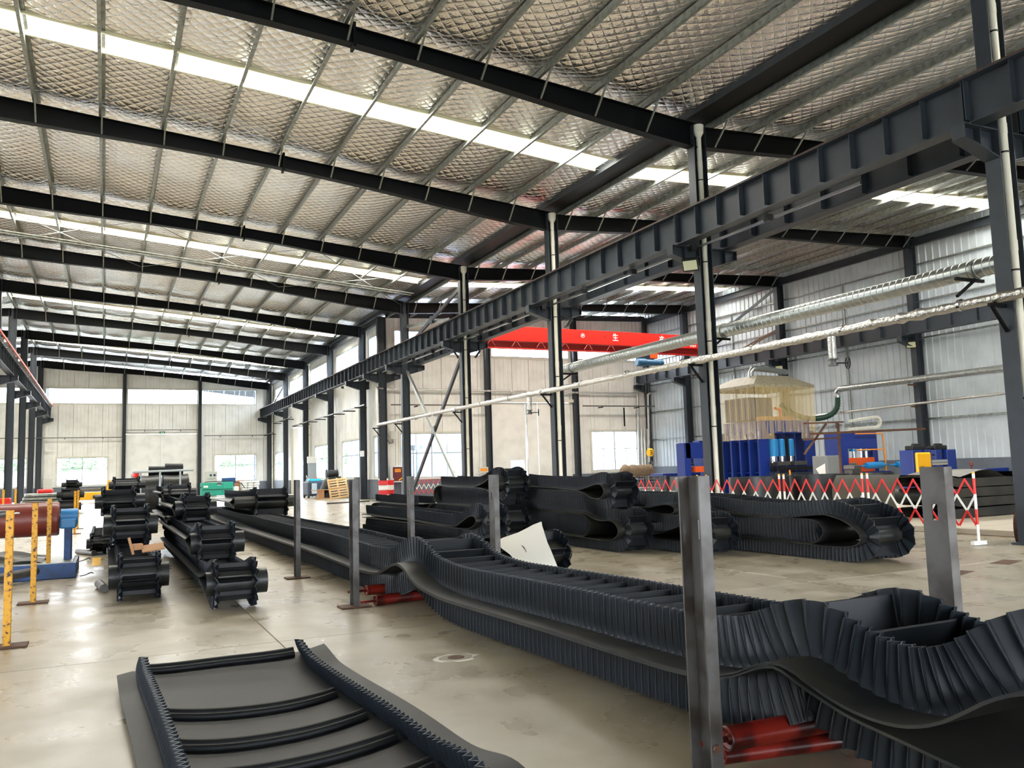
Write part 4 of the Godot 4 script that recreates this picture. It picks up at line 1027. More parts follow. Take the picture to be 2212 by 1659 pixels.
# o: l, r the belt edges in x; wl, wr the sidewalls; h their height; pitch of a corrugation; step between cleats; spp samples a corrugation
func strand(root: Node3D, pts: Array, o: Dictionary) -> void:
	var fine := smooth(pts)
	# equal steps
	var ds := 0.012
	var P := PackedVector2Array(); var acc := 0.0
	P.append(fine[0])
	for i in fine.size() - 1:
		var a := fine[i]; var c := fine[i + 1]; var l := a.distance_to(c)
		while acc + l >= ds * P.size() and l > 0.0:
			P.append(a.lerp(c, (ds * P.size() - acc) / l))
		acc += l
	var cnt := P.size()
	var N := PackedVector2Array(); var HE := PackedFloat32Array()
	N.resize(cnt); HE.resize(cnt)
	var h: float = o.h
	for i in cnt:
		var d := (P[mini(i + 2, cnt - 1)] - P[maxi(i - 2, 0)]).normalized()
		N[i] = Vector2(-d.y, d.x)
	for i in cnt:
		var d1 := N[maxi(i - 3, 0)]; var d2 := N[mini(i + 3, cnt - 1)]
		var kap := d1.cross(d2) / (ds * 6.0)
		HE[i] = minf(h, 0.94 / kap) if kap > 0.01 else h
	var t: float = o.get("t", 0.012)
	var bx := B.new(); var st := 4
	var rows := []
	var i0 := 0
	while i0 < cnt: rows.append(i0); i0 += st
	if rows[-1] != cnt - 1: rows.append(cnt - 1)
	var top := PackedVector3Array(); var bot := PackedVector3Array(); var el := PackedVector3Array(); var er := PackedVector3Array()
	for i in rows:
		var p := P[i]; var q := P[i] - N[i] * t
		top.append_array([Vector3(o.l, p.y, p.x), Vector3(o.r, p.y, p.x)])
		bot.append_array([Vector3(o.l, q.y, q.x), Vector3(o.r, q.y, q.x)])
		el.append_array([Vector3(o.l, p.y, p.x), Vector3(o.l, q.y, q.x)])
		er.append_array([Vector3(o.r, p.y, p.x), Vector3(o.r, q.y, q.x)])
	bx.grid(top, rows.size(), 2); bx.grid(bot, rows.size(), 2, true); bx.grid(el, rows.size(), 2, true); bx.grid(er, rows.size(), 2)
	part("base_belt", bx, o.get("m", M.belt), root)
	var pitch: float = o.pitch; var spp: int = o.get("spp", 8)
	var total := ds * (cnt - 1)
	var amp: float = o.get("amp", 0.027)
	for wx in [o.wl, o.wr]:
		var side := -1.0 if wx == o.wl else 1.0
		var n := int(total / pitch * spp)
		var sheet := PackedVector3Array(); var sheet2 := PackedVector3Array(); var rim := PackedVector3Array()
		var sh := RandomNumberGenerator.new(); sh.seed = int(wx * 100)
		for i in n + 1:
			var s := i * pitch / spp
			var ph := TAU * i / spp
			var sn := sin(ph); sn = signf(sn) * pow(absf(sn), 0.75)
			for j in 4:
				var th: float = [0.0, 0.25, 0.62, 1.0][j]
				var f: float = [0.28, 0.75, 1.0, 1.0][j]
				var fi := clampf((s + 0.19 * pitch * f * sin(2 * ph)) / ds, 0.0, cnt - 1.001)
				var a := int(fi); var u := fi - a
				var p := P[a].lerp(P[a + 1], u); var m := N[a].lerp(N[a + 1], u)
				p += m * (lerpf(HE[a], HE[a + 1], u) * th)
				var x: float = wx + amp * f * sn
				sheet.append(Vector3(x, p.y, p.x))
				sheet2.append(Vector3(x - side * 0.007, p.y, p.x))
				if j == 3:
					rim.append(Vector3(x, p.y, p.x)); rim.append(Vector3(x - side * 0.007, p.y, p.x))
		var b := B.new()
		b.grid(sheet, n + 1, 4, side > 0)
		if o.get("near", false): b.grid(sheet2, n + 1, 4, side < 0)
		b.grid(rim, n + 1, 2, side < 0)
		part("sidewall", b, M.rib, root)
	var step: float = o.step
	if step > 0.0:
		var s: float = o.get("first", 0.12)
		var hh: float = h * o.get("ch", 0.86)
		while s < total - 0.05:
			var a := int(s / ds)
			if HE[a] >= h * 0.98:
				var c := part("cleat", cleat_mesh(o.wr - o.wl - 2 * amp - 0.006, hh), M.rubber, root, false)
				var m := N[a]
				c.transform = Transform3D(Basis(Vector3.RIGHT, Vector3(0, m.y, m.x), Vector3.RIGHT.cross(Vector3(0, m.y, m.x))), Vector3((o.wl + o.wr) / 2, P[a].y, P[a].x) - root.position)
			s += step

func pear(zc_: float, zf: float, yc: float, r: float) -> Array:
	var a := [[zf, yc + 0.016], [lerpf(zf, zc_ - 0.6, 0.5), yc + 0.016], [zc_ - 0.75, yc + 0.016], [zc_ - 0.45, yc + 0.045]]
	for d in [112, 80, 40, 0, -40, -80, -112]: a.append([zc_ + r * cos(deg_to_rad(d)), yc + r * sin(deg_to_rad(d))])
	a.append_array([[zc_ - 0.45, yc - 0.045], [zc_ - 0.75, yc - 0.016], [lerpf(zf, zc_ - 0.6, 0.5), yc - 0.016], [zf, yc - 0.016]])
	return a

func belts() -> void:
	var main := thing("sidewall_belt", "very long double-layer sidewall belt threaded between the dark posts, humping over red rollers", "conveyor belt", Vector3(2.98, 0, -10))
	var om := {"l": 2.5, "r": 3.47, "wl": 2.7, "wr": 3.27, "h": 0.235, "pitch": 0.066, "step": 0.25, "near": true, "spp": 10, "amp": 0.03, "ch": 0.9}
	strand(main, [[-25.6, 0.29], [-19.2, 0.28], [-12.9, 0.29], [-12.3, 0.3], [-9.73, 0.275], [-9.32, 0.268], [-8.55, 0.3], [-8.22, 0.377], [-7.91, 0.449], [-7.67, 0.426], [-7.48, 0.36], [-7.3, 0.314], [-7.12, 0.293], [-6.79, 0.274], [-6.48, 0.272], [-5.0, 0.3], [-3.8, 0.313], [-3.43, 0.324], [-3.17, 0.355], [-3.03, 0.396], [-2.9, 0.451], [-2.79, 0.478], [-2.7, 0.467], [-2.62, 0.438], [-2.5, 0.401], [-2.375, 0.378], [-2.26, 0.373], [-2.155, 0.385], [-2.04, 0.423], [-1.94, 0.48], [-1.845, 0.54], [-1.72, 0.59], [-1.55, 0.6], [-1.35, 0.56], [-1.1, 0.5]], om)
	var ol := om.duplicate(); ol.step = 0.0
	strand(main, [[-1.0, 0.255], [-1.7, 0.27], [-1.96, 0.29], [-2.19, 0.317], [-2.42, 0.345], [-2.59, 0.388], [-2.68, 0.415], [-2.79, 0.45], [-2.9, 0.428], [-3.03, 0.374], [-3.17, 0.333], [-3.43, 0.3], [-3.8, 0.288], [-5.0, 0.275], [-6.48, 0.248], [-6.79, 0.25], [-7.12, 0.268], [-7.3, 0.288], [-7.48, 0.334], [-7.67, 0.4], [-7.91, 0.423], [-8.22, 0.351], [-8.55, 0.274], [-9.32, 0.243], [-9.73, 0.25], [-12.3, 0.272], [-12.9, 0.264], [-19.2, 0.254], [-25.6, 0.262]], ol)
	var ot := {"l": 2.5, "r": 3.78, "wl": 2.95, "wr": 3.6, "h": 0.2, "pitch": 0.066, "step": 0.25}
	var top := thing("sidewall_belt", "folded sidewall belt loop lying on the far end of the long belt", "conveyor belt", Vector3(3.1, 0.5, -21))
	strand(top, pear(-19.3, -24.5, 0.76, 0.13), ot)
	# piled belts on the right
	var r0 := thing("sidewall_belt", "low folded belt with a curled end, just behind the long belt", "conveyor belt", Vector3(4.8, 0.3, -13), "belts piled on the right")
	strand(r0, [[-16.5, 0.525], [-14.9, 0.52], [-13.5, 0.52], [-12.4, 0.505], [-11.54, 0.52], [-11.26, 0.6], [-10.98, 0.68], [-10.81, 0.675], [-10.76, 0.605], [-10.9, 0.525], [-11.13, 0.485], [-11.5, 0.482], [-12.4, 0.475], [-14.9, 0.46], [-16.5, 0.45]], {"l": 4.55, "r": 5.06, "wl": 4.65, "wr": 4.95, "h": 0.165, "pitch": 0.06, "step": 0.25})
	var r5 := thing("sidewall_belt", "single belt on the floor with its curled end under the white sack", "conveyor belt", Vector3(4.7, 0, -12), "belts piled on the right")
	strand(r5, [[-16.5, 0.18], [-13.3, 0.18], [-10.5, 0.19], [-10.05, 0.195], [-9.83, 0.22], [-9.58, 0.34], [-9.27, 0.42], [-9.05, 0.4], [-8.95, 0.3], [-9.02, 0.2], [-9.25, 0.15], [-10.0, 0.148], [-16.5, 0.148]], {"l": 4.42, "r": 5.02, "wl": 4.58, "wr": 4.92, "h": 0.142, "pitch": 0.06, "step": 0.25})
	var r2 := thing("sidewall_belt", "tall belt stack folded into S loops, its tiered ends before the wire basket", "conveyor belt", Vector3(7.25, 0, -13), "belts piled on the right")
	var o2 := {"l": 6.93, "r": 7.56, "wl": 7.05, "wr": 7.45, "h": 0.178, "pitch": 0.061, "step": 0.25}
	strand(r2, [[-14.9, 1.03], [-14.6, 1.01], [-13.93, 0.985], [-13.22, 0.975], [-12.57, 0.96], [-12.04, 0.955], [-11.77, 1.0], [-11.5, 1.04], [-11.34, 1.01], [-11.3, 0.9], [-11.42, 0.81], [-11.67, 0.81], [-11.89, 0.875], [-12.12, 0.92], [-12.78, 0.925], [-13.69, 0.945], [-14.44, 0.975], [-14.79, 1.0], [-15.01, 0.93], [-15.08, 0.77], [-15.01, 0.63], [-14.74, 0.585], [-13.72, 0.58], [-12.81, 0.575], [-12.15, 0.58], [-11.91, 0.57], [-11.66, 0.5], [-11.44, 0.475], [-11.12, 0.48], [-10.96, 0.4], [-10.95, 0.29], [-11.12, 0.19], [-11.46, 0.165], [-12.02, 0.178], [-12.84, 0.183], [-13.74, 0.183], [-15.2, 0.183]], o2)
	strand(r2, [[-15.1, 0.215], [-13.28, 0.212], [-12.42, 0.21], [-11.97, 0.21], [-11.82, 0.29], [-11.79, 0.42], [-11.92, 0.52], [-12.15, 0.547], [-12.8, 0.545], [-13.7, 0.55], [-15.0, 0.555]], o2)
	var r3 := thing("sidewall_belt", "belt stack folded into S loops, further back than the tall stack", "conveyor belt", Vector3(6.6, 0, -15), "belts piled on the right")
	var o3 := {"l": 6.28, "r": 6.9, "wl": 6.4, "wr": 6.78, "h": 0.17, "pitch": 0.061, "step": 0.25, "spp": 6}
	strand(r3, [[-16.95, 1.03], [-16.2, 1.014], [-14.96, 1.006], [-14.5, 1.07], [-14.15, 1.17], [-13.9, 1.17], [-13.75, 1.07], [-13.85, 0.94], [-14.1, 0.91], [-14.4, 0.95], [-14.9, 0.978], [-16.2, 0.985], [-16.8, 1.0], [-17.05, 0.93], [-17.1, 0.8], [-17.0, 0.68], [-16.73, 0.65], [-15.6, 0.66], [-14.4, 0.655], [-14.0, 0.62], [-13.8, 0.5], [-13.76, 0.36], [-13.85, 0.24], [-14.15, 0.18], [-15, 0.175], [-17, 0.175]], o3)
	strand(r3, [[-14.4, 0.205], [-16.9, 0.2]], {"l": 6.28, "r": 6.9, "wl": 6.4, "wr": 6.78, "h": 0.01, "pitch": 0.061, "step": 0.0, "spp": 6})
	strand(r3, [[-14.6, 0.625], [-16.6, 0.63], [-17.2, 0.62], [-17.5, 0.52], [-17.55, 0.4], [-17.4, 0.26], [-17.1, 0.21], [-15.0, 0.2]], o3)
	var r6 := thing("sidewall_belt", "low folded belt furthest back in the pile, left of the others", "conveyor belt", Vector3(6.3, 0, -19), "belts piled on the right")
	var o6 := {"l": 6.1, "r": 6.75, "wl": 6.22, "wr": 6.62, "h": 0.16, "pitch": 0.061, "step": 0.0, "spp": 6}
	strand(r6, [[-21.2, 0.62], [-19.5, 0.6], [-17.9, 0.6]], o6)
	strand(r6, [[-17.9, 0.575], [-19.8, 0.57], [-20.8, 0.57], [-21.2, 0.5], [-21.3, 0.36], [-21.2, 0.23], [-20.8, 0.18], [-17.9, 0.18]], o6)
	strand(r6, [[-17.9, 0.17], [-21, 0.17]], o6)
	var r4 := thing("sidewall_belt", "low folded belt with a big round end right of the near slotted post", "conveyor belt", Vector3(7.95, 0, -12), "belts piled on the right")
	var o4 := {"l": 7.6, "r": 8.3, "wl": 7.74, "wr": 8.16, "h": 0.17, "pitch": 0.061, "step": 0.25}
	strand(r4, [[-15, 0.235], [-11.6, 0.235], [-11.0, 0.25], [-10.5, 0.36], [-10.2, 0.43], [-9.97, 0.42], [-9.84, 0.32], [-9.9, 0.22], [-10.1, 0.175], [-11.0, 0.18], [-15, 0.185]], o4)
	var r4b := thing("sidewall_belt", "folded belt lying on top of the low one behind the near slotted post", "conveyor belt", Vector3(7.95, 0.5, -13), "belts piled on the right")
	strand(r4b, [[-15.5, 0.655], [-11.4, 0.65], [-11.1, 0.655], [-10.8, 0.7], [-10.55, 0.71], [-10.42, 0.64], [-10.5, 0.57], [-10.8, 0.56], [-11.2, 0.615], [-12, 0.62], [-15.5, 0.625]], o4)
	var r1 := thing("sidewall_belt", "broad folded belt with nested oval loops and fanned round end, nearest the barrier", "conveyor belt", Vector3(8.85, 0, -10), "belts piled on the right")
	var o1 := {"l": 8.43, "r": 9.3, "wl": 8.55, "wr": 9.17, "h": 0.185, "pitch": 0.063, "step": 0.3, "near": true, "spp": 10}
	strand(r1, [[-14.5, 0.64], [-12.0, 0.63], [-10.77, 0.61], [-10.11, 0.562], [-9.59, 0.545], [-9.02, 0.545], [-8.57, 0.585], [-8.32, 0.6], [-8.03, 0.538], [-7.82, 0.43], [-7.75, 0.32], [-7.81, 0.24], [-8.01, 0.195], [-8.3, 0.183], [-8.77, 0.19], [-9.43, 0.198], [-10.15, 0.19], [-14.5, 0.19]], o1)
	strand(r1, [[-14.3, 0.22], [-10.15, 0.22], [-9.62, 0.226], [-8.92, 0.222], [-8.56, 0.22], [-8.41, 0.3], [-8.37, 0.4], [-8.46, 0.495], [-8.73, 0.52], [-9.23, 0.515], [-10.11, 0.53], [-10.8, 0.575], [-12.0, 0.6], [-14.3, 0.605]], o1)
	# stacked loops on the left, their round ends facing the camera
	var lr := [
		[0.91, 1.5, 0.99, 1.37, -9.1, -16.9, 0.25, 0.125, 0.122, "bottom loop of the right-hand stack of narrow belt loops, nearest on the floor"],
		[0.88, 1.47, 0.97, 1.34, -10.5, -17.0, 0.56, 0.125, 0.122, "second loop up in the right-hand stack of narrow belt loops"],
		[0.94, 1.53, 1.06, 1.41, -13.8, -18.2, 0.86, 0.12, 0.118, "third loop up in the right-hand stack of narrow belt loops"],
		[0.98, 1.56, 1.08, 1.44, -17.4, -21.5, 1.04, 0.1, 0.105, "small loop at the back of the right-hand stack of belt loops"],
		[0.04, 0.65, 0.15, 0.54, -10.4, -17.0, 0.26, 0.135, 0.127, "bottom loop of the left-hand stack of narrow belt loops, with wood scraps on it"],
		[-0.02, 0.6, 0.09, 0.48, -11.8, -17.5, 0.76, 0.13, 0.125, "second loop up in the left-hand stack of narrow belt loops"],
		[-0.15, 0.55, -0.04, 0.4, -14.5, -20.5, 1.0, 0.11, 0.115, "topmost tilted loop at the back of the left-hand stack"],
		[0.05, 0.75, 0.15, 0.62, -19.5, -23.0, 1.22, 0.08, 0.1, "flat loop lying furthest back over the left-hand stack"],
		[-0.3, 0.08, -0.22, 0.0, -17.2, -21.5, 0.2, 0.09, 0.1, "small belt loop low on the floor left of the left-hand stack"]]
	for e in lr:
		var t := thing("sidewall_belt", e[9], "conveyor belt", Vector3((e[0] + e[1]) / 2, e[6] - 0.25, e[4] - 2), "narrow belt loops stacked on the left")
		strand(t, pear(e[4], e[5], e[6], e[7]), {"l": e[0], "r": e[1], "wl": e[2], "wr": e[3], "h": e[8], "pitch": 0.055, "step": 0.16, "amp": 0.026, "near": true, "m": M.belt_smooth, "ch": 0.62})
	# plain strand ends hanging under the upper loops
	for e in [[-0.04, 0.6, -17.2, 0.5, "lower strands of the left-hand stack filling the gap under its second loop"], [0.9, 1.5, -17.8, 0.66, "flat belt strands lying in the right-hand stack under its third loop"]]:
		var t := thing("sidewall_belt", e[4], "conveyor belt", Vector3((e[0] + e[1]) / 2, e[3] - 0.2, -15), "narrow belt loops stacked on the left")
		strand(t, pear(-13.4 if e[0] < 0 else -14.9, e[2] - 2.0, e[3], 0.06), {"l": e[0], "r": e[1], "wl": e[0] + 0.1, "wr": e[1] - 0.12, "h": 0.1, "pitch": 0.055, "step": 0.2, "m": M.belt_smooth, "spp": 6})
	# distant pile on the left
	for e in [[-2.0, -0.95, 0.3, 0.17, -41.2, "lower loop of the dark belt pile far left near the yellow machine"], [-1.9, -0.85, 0.8, 0.15, -41.6, "middle loop of the dark belt pile far left near the yellow machine"], [-1.75, -0.95, 1.22, 0.1, -42.0, "top loop of the dark belt pile far left, in front of the far window"]]:
		var t := thing("sidewall_belt", e[5], "conveyor belt", Vector3(-1.4, e[2] - 0.3, -43), "belt pile far left")
		strand(t, pear(e[4], -45.0, e[2], e[3]), {"l": e[0], "r": e[1], "wl": e[0] + 0.2, "wr": e[1] - 0.2, "h": 0.14, "pitch": 0.08, "step": 0.2, "spp": 6, "amp": 0.03})
	open_belt()

func open_belt() -> void:  # the wide belt lying open in front, walls up, low bars across
	var t := thing("sidewall_belt", "wide open belt lying flat in the foreground with low zigzag edges and ribbed bars across", "conveyor belt", Vector3(0.78, 0, -4.2))
	var yb := func(x: float, z: float) -> float:
		var e := absf(x - 0.74) / 0.66
		var back := smoothstep(-5.6, -6.1, z)
		var bump := exp(-pow((z + 3.1) / 0.33, 2)) * smoothstep(0.9, 1.5, x) * 0.085
		return 0.012 + 0.06 * e * e * e + 0.045 * back + 0.012 * sin(z * 2.2 + x * 3.0) + 0.012 + bump
	var xo := func(z: float) -> float: return 0.03 * sin((z + 5.0) * 1.1) + 0.02 * (z + 4.5) * 0.35
	var n := 70; var c := 16
	var top := PackedVector3Array(); var bot := PackedVector3Array()
	for i in n:
		var z := lerpf(-6.06, -1.9, i / (n - 1.0))
		for j in c:
			var x := lerpf(0.12, 1.43, j / (c - 1.0))
			var y: float = yb.call(x, z)
			if j == 0: y -= 0.03
			top.append(Vector3(x + xo.call(z), y, z)); bot.append(Vector3(x + xo.call(z), y - 0.011, z))
	var b := B.new(); b.grid(top, n, c); b.grid(bot, n, c, true)
	for i in n - 1:
		for j in [0, c - 1]:
			var p := top[i * c + j]; var q := top[(i + 1) * c + j]; var d := Vector3(0, -0.011, 0)
			if j == 0: b.quad(p, p + d, q + d, q)
			else: b.quad(q, q + d, p + d, p)
	for j in c - 1:
		var p := top[j]; var q := top[j + 1]; var d := Vector3(0, -0.011, 0)
		b.quad(q, q + d, p + d, p)
	part("base_belt", b, M.open, t)
	for wx in [0.235, 1.27]:
		var side := -1.0 if wx < 0.7 else 1.0
		var sheet := PackedVector3Array(); var s2 := PackedVector3Array(); var rim := PackedVector3Array()
		var spp := 12; var pitch := 0.058; var cnt := int(4.1 / pitch * spp)
		for i in cnt:
			var ph := TAU * i / spp
			var z0 := -6.03 + i * pitch / spp
			var sn := sin(ph)
			for j in 4:
				var th: float = [0.0, 0.25, 0.62, 1.0][j]; var f: float = [0.35, 0.8, 1.0, 1.0][j]
				var z := z0 + 0.1 * pitch * f * sin(2 * ph)
				var x: float = wx + 0.023 * f * sn - side * 0.03 * th + xo.call(z)
				var y: float = yb.call(wx, z) + 0.105 * th * smoothstep(-6.08, -5.98, z) + 0.0
				sheet.append(Vector3(x, y, z)); s2.append(Vector3(x - side * 0.008, y, z))
				if j == 3: rim.append(Vector3(x, y, z)); rim.append(Vector3(x - side * 0.008, y, z))
		var q := B.new(); q.grid(sheet, cnt, 4, side > 0); q.grid(s2, cnt, 4, side < 0); q.grid(rim, cnt, 2, side < 0)
		part("sidewall", q, M.rib, t)
	for z in [-6.02, -5.0, -4.44, -3.98, -3.5, -3.02, -2.55]:
		for e in [[-0.016, 0.026, 0.052], [0.02, 0.02, 0.03]]:
			var pts := PackedVector3Array()
			for j in 15:
				var x := lerpf(0.29, 1.215, j / 14.0)
				var zz: float = z + e[0] - 0.06 * sin(PI * (x - 0.29) / 0.925) * (-1.0 if z > -5.5 else 0.3)
				pts.append(Vector3(x + xo.call(z), yb.call(x, zz) + e[2] * 0.42, zz))
			var rr := []
			for j in 15: rr.append(e[1])
			var q := B.new(); q.tube(pts, rr, 8); part("cross_bar", q, M.open, t)

# ---------------------------------------------------------------- posts and rollers
func slotted_post(x: float, z: float, s: float, m: Material, label: String, group: String, w := 0.14, fl := 0.055, h := 1.25, keyhole := false, cap := false) -> void:  # s: -1 channel opens to -x, 1 to +x
	var p := thing("channel_post", label, "post", Vector3(x, 0, z), group)
	var xw := x - s * fl / 2
	var b := B.new()
	var sw := 0.034 if keyhole else 0.02; var y0 := 0.985; var y1 := 1.065
	if cap: y0 = 0.97; y1 = 1.0; sw = 0.02
	b.box(Vector3(xw, y0 / 2, z), Vector3(0.008, y0, w)); b.box(Vector3(xw, (y1 + h) / 2, z), Vector3(0.008, h - y1, w))
	for q in [-1, 1]: b.box(Vector3(xw, (y0 + y1) / 2, z + q * (w + sw) / 4), Vector3(0.008, y1 - y0, (w - sw) / 2))
	part("web", b, m, p)
	for q in [-1, 1]:
		var f := B.new(); f.box(Vector3(x, h / 2, z + q * (w / 2 - 0.004)), Vector3(fl, h, 0.009), Basis.IDENTITY, 0.0015); part("flange", f, m, p)
	b = B.new(); b.box(Vector3(x, 0.008, z), Vector3(0.3, 0.014, 0.22), Basis.IDENTITY, 0.003); part("base_plate", b, M.rust, p)
	if cap:
		b = B.new(); b.box(Vector3(x, h + 0.005, z), Vector3(0.2, 0.01, 0.1)); part("top_plate", b, M.rust, p)

func roller(a: Vector3, c: Vector3, r: float, m: Material, label: String, group: String, ax := 0.13) -> void:
	var t := thing("conveyor_roller", label, "roller", Vector3((a.x + c.x) / 2, a.y - r, (a.z + c.z) / 2), group)
	var d := (c - a).normalized(); var l := a.distance_to(c)
	var b := B.new(); b.lathe(a, d, [[0, r * 0.82], [0, r - 0.003], [0.004, r], [l - 0.004, r], [l, r - 0.003], [l, r * 0.82]], 28); part("tube", b, m, t)
	b = B.new()
	for e in [[a, d], [c, -d]]: b.lathe(e[0] + e[1] * 0.006, e[1] * -1.0, [[-0.02, r * 0.84], [0.0, r * 0.8], [-0.008, r * 0.5], [0.004, r * 0.3], [0.004, 0]], 20)
	part("end_cap", b, M.red_worn if m == M.red_worn else M.iron, t)
	b = B.new(); b.cyl(a - d * ax, a + d * 0.01, r * 0.27, 12); b.cyl(c - d * 0.01, c + d * ax, r * 0.27, 12); part("axle", b, m if m != M.iron else M.chrome, t)

func posts() -> void:
	for e in [[2.23, -2.92, -1.0, "big dark channel post in front, with a slot and the red rollers at its foot"], [2.23, -8.39, -1.0, "dark channel post left of the long belt, on a rusty foot beside two red rollers"], [2.23, -11.18, -1.0, "dark channel post left of the long belt, furthest of its row from the camera"], [3.77, -2.96, 1.0, "broad dark channel post with a round keyhole, right of the long belt"], [3.77, -8.39, 1.0, "slotted dark channel post behind the long belt, beside the rollers' far end"], [3.77, -11.18, 1.0, "dark channel post behind the long belt, standing before the low curled belt"], [3.77, -13.95, 1.0, "dark channel post behind the long belt, furthest of the rear row"]]:
		slotted_post(e[0], e[1], e[2], M.post, e[3], "dark posts along the long belt", 0.14, 0.055, 1.25, e[0] > 3 and e[1] > -5)
	roller(Vector3(2.38, 0.142, -2.98), Vector3(3.62, 0.142, -2.93), 0.052, M.red_worn, "worn red roller bolted to the big front post, upper of the pair", "red rollers")
	roller(Vector3(2.4, 0.053, -3.04), Vector3(3.62, 0.04, -2.86), 0.036, M.red_worn, "thin worn red roller on the floor by the big front post", "red rollers", 0.05)
	roller(Vector3(2.47, 0.09, -8.83), Vector3(3.62, 0.06, -9.02), 0.052, M.red_worn, "red roller behind the rusty-footed post, further of two under the belt hump", "red rollers", 0.2)
	roller(Vector3(2.42, 0.054, -8.32), Vector3(3.6, 0.054, -8.5), 0.052, M.red_worn, "red roller on the floor under the belt hump, nearer of two", "red rollers", 0.15)
	var bl := B.new(); bl.lathe(Vector3(2.22, 0.165, -2.845), Vector3.BACK, [[0, 0.016], [0.012, 0.016], [0.012, 0]], 6); solo("bolt", bl, M.rust, "rusty bolt head low on the big front post", "bolt")
	var bt := B.new(); bt.box(Vector3(2.85, 0.006, -2.62), Vector3(0.9, 0.012, 0.035), Basis(Vector3.UP, 0.12)); solo("wood_lath", bt, M.wood, "thin pale lath on the floor under the raised belt end", "lath")
	# socket of a missing post
	var so := thing("floor_socket", "rusty round floor socket in a broken pale patch between the belts", "floor socket", Vector3(2.233, 0, -5.7))
	var b := B.new()
	var rng := RandomNumberGenerator.new(); rng.seed = 4
	var pr := PackedVector2Array()
	for i in 18:
		var a := TAU * i / 18; pr.append(Vector2(cos(a) * 0.165, sin(a) * 0.13) * rng.randf_range(0.75, 1.12))
	b.prism(pr, Vector3(2.233, 0.0005, -5.7), Vector3.RIGHT, Vector3.FORWARD, 0.002); part("broken_edge", b, M.sack, so)
	pr = PackedVector2Array()
	for i in 16:
		var a := TAU * i / 16; pr.append(Vector2(cos(a) * 0.13, sin(a) * 0.105) * rng.randf_range(0.85, 1.08))
	b = B.new(); b.prism(pr, Vector3(2.233, 0.001, -5.7), Vector3.RIGHT, Vector3.FORWARD, 0.002); part("concrete_fill", b, M.floor, so)
	b = B.new(); b.lathe(Vector3(2.233, 0.001, -5.7), Vector3.UP, [[0, 0.06], [0.004, 0.06], [0.006, 0.05], [0.003, 0.0]], 20); part("rusty_plug", b, M.rust, so)

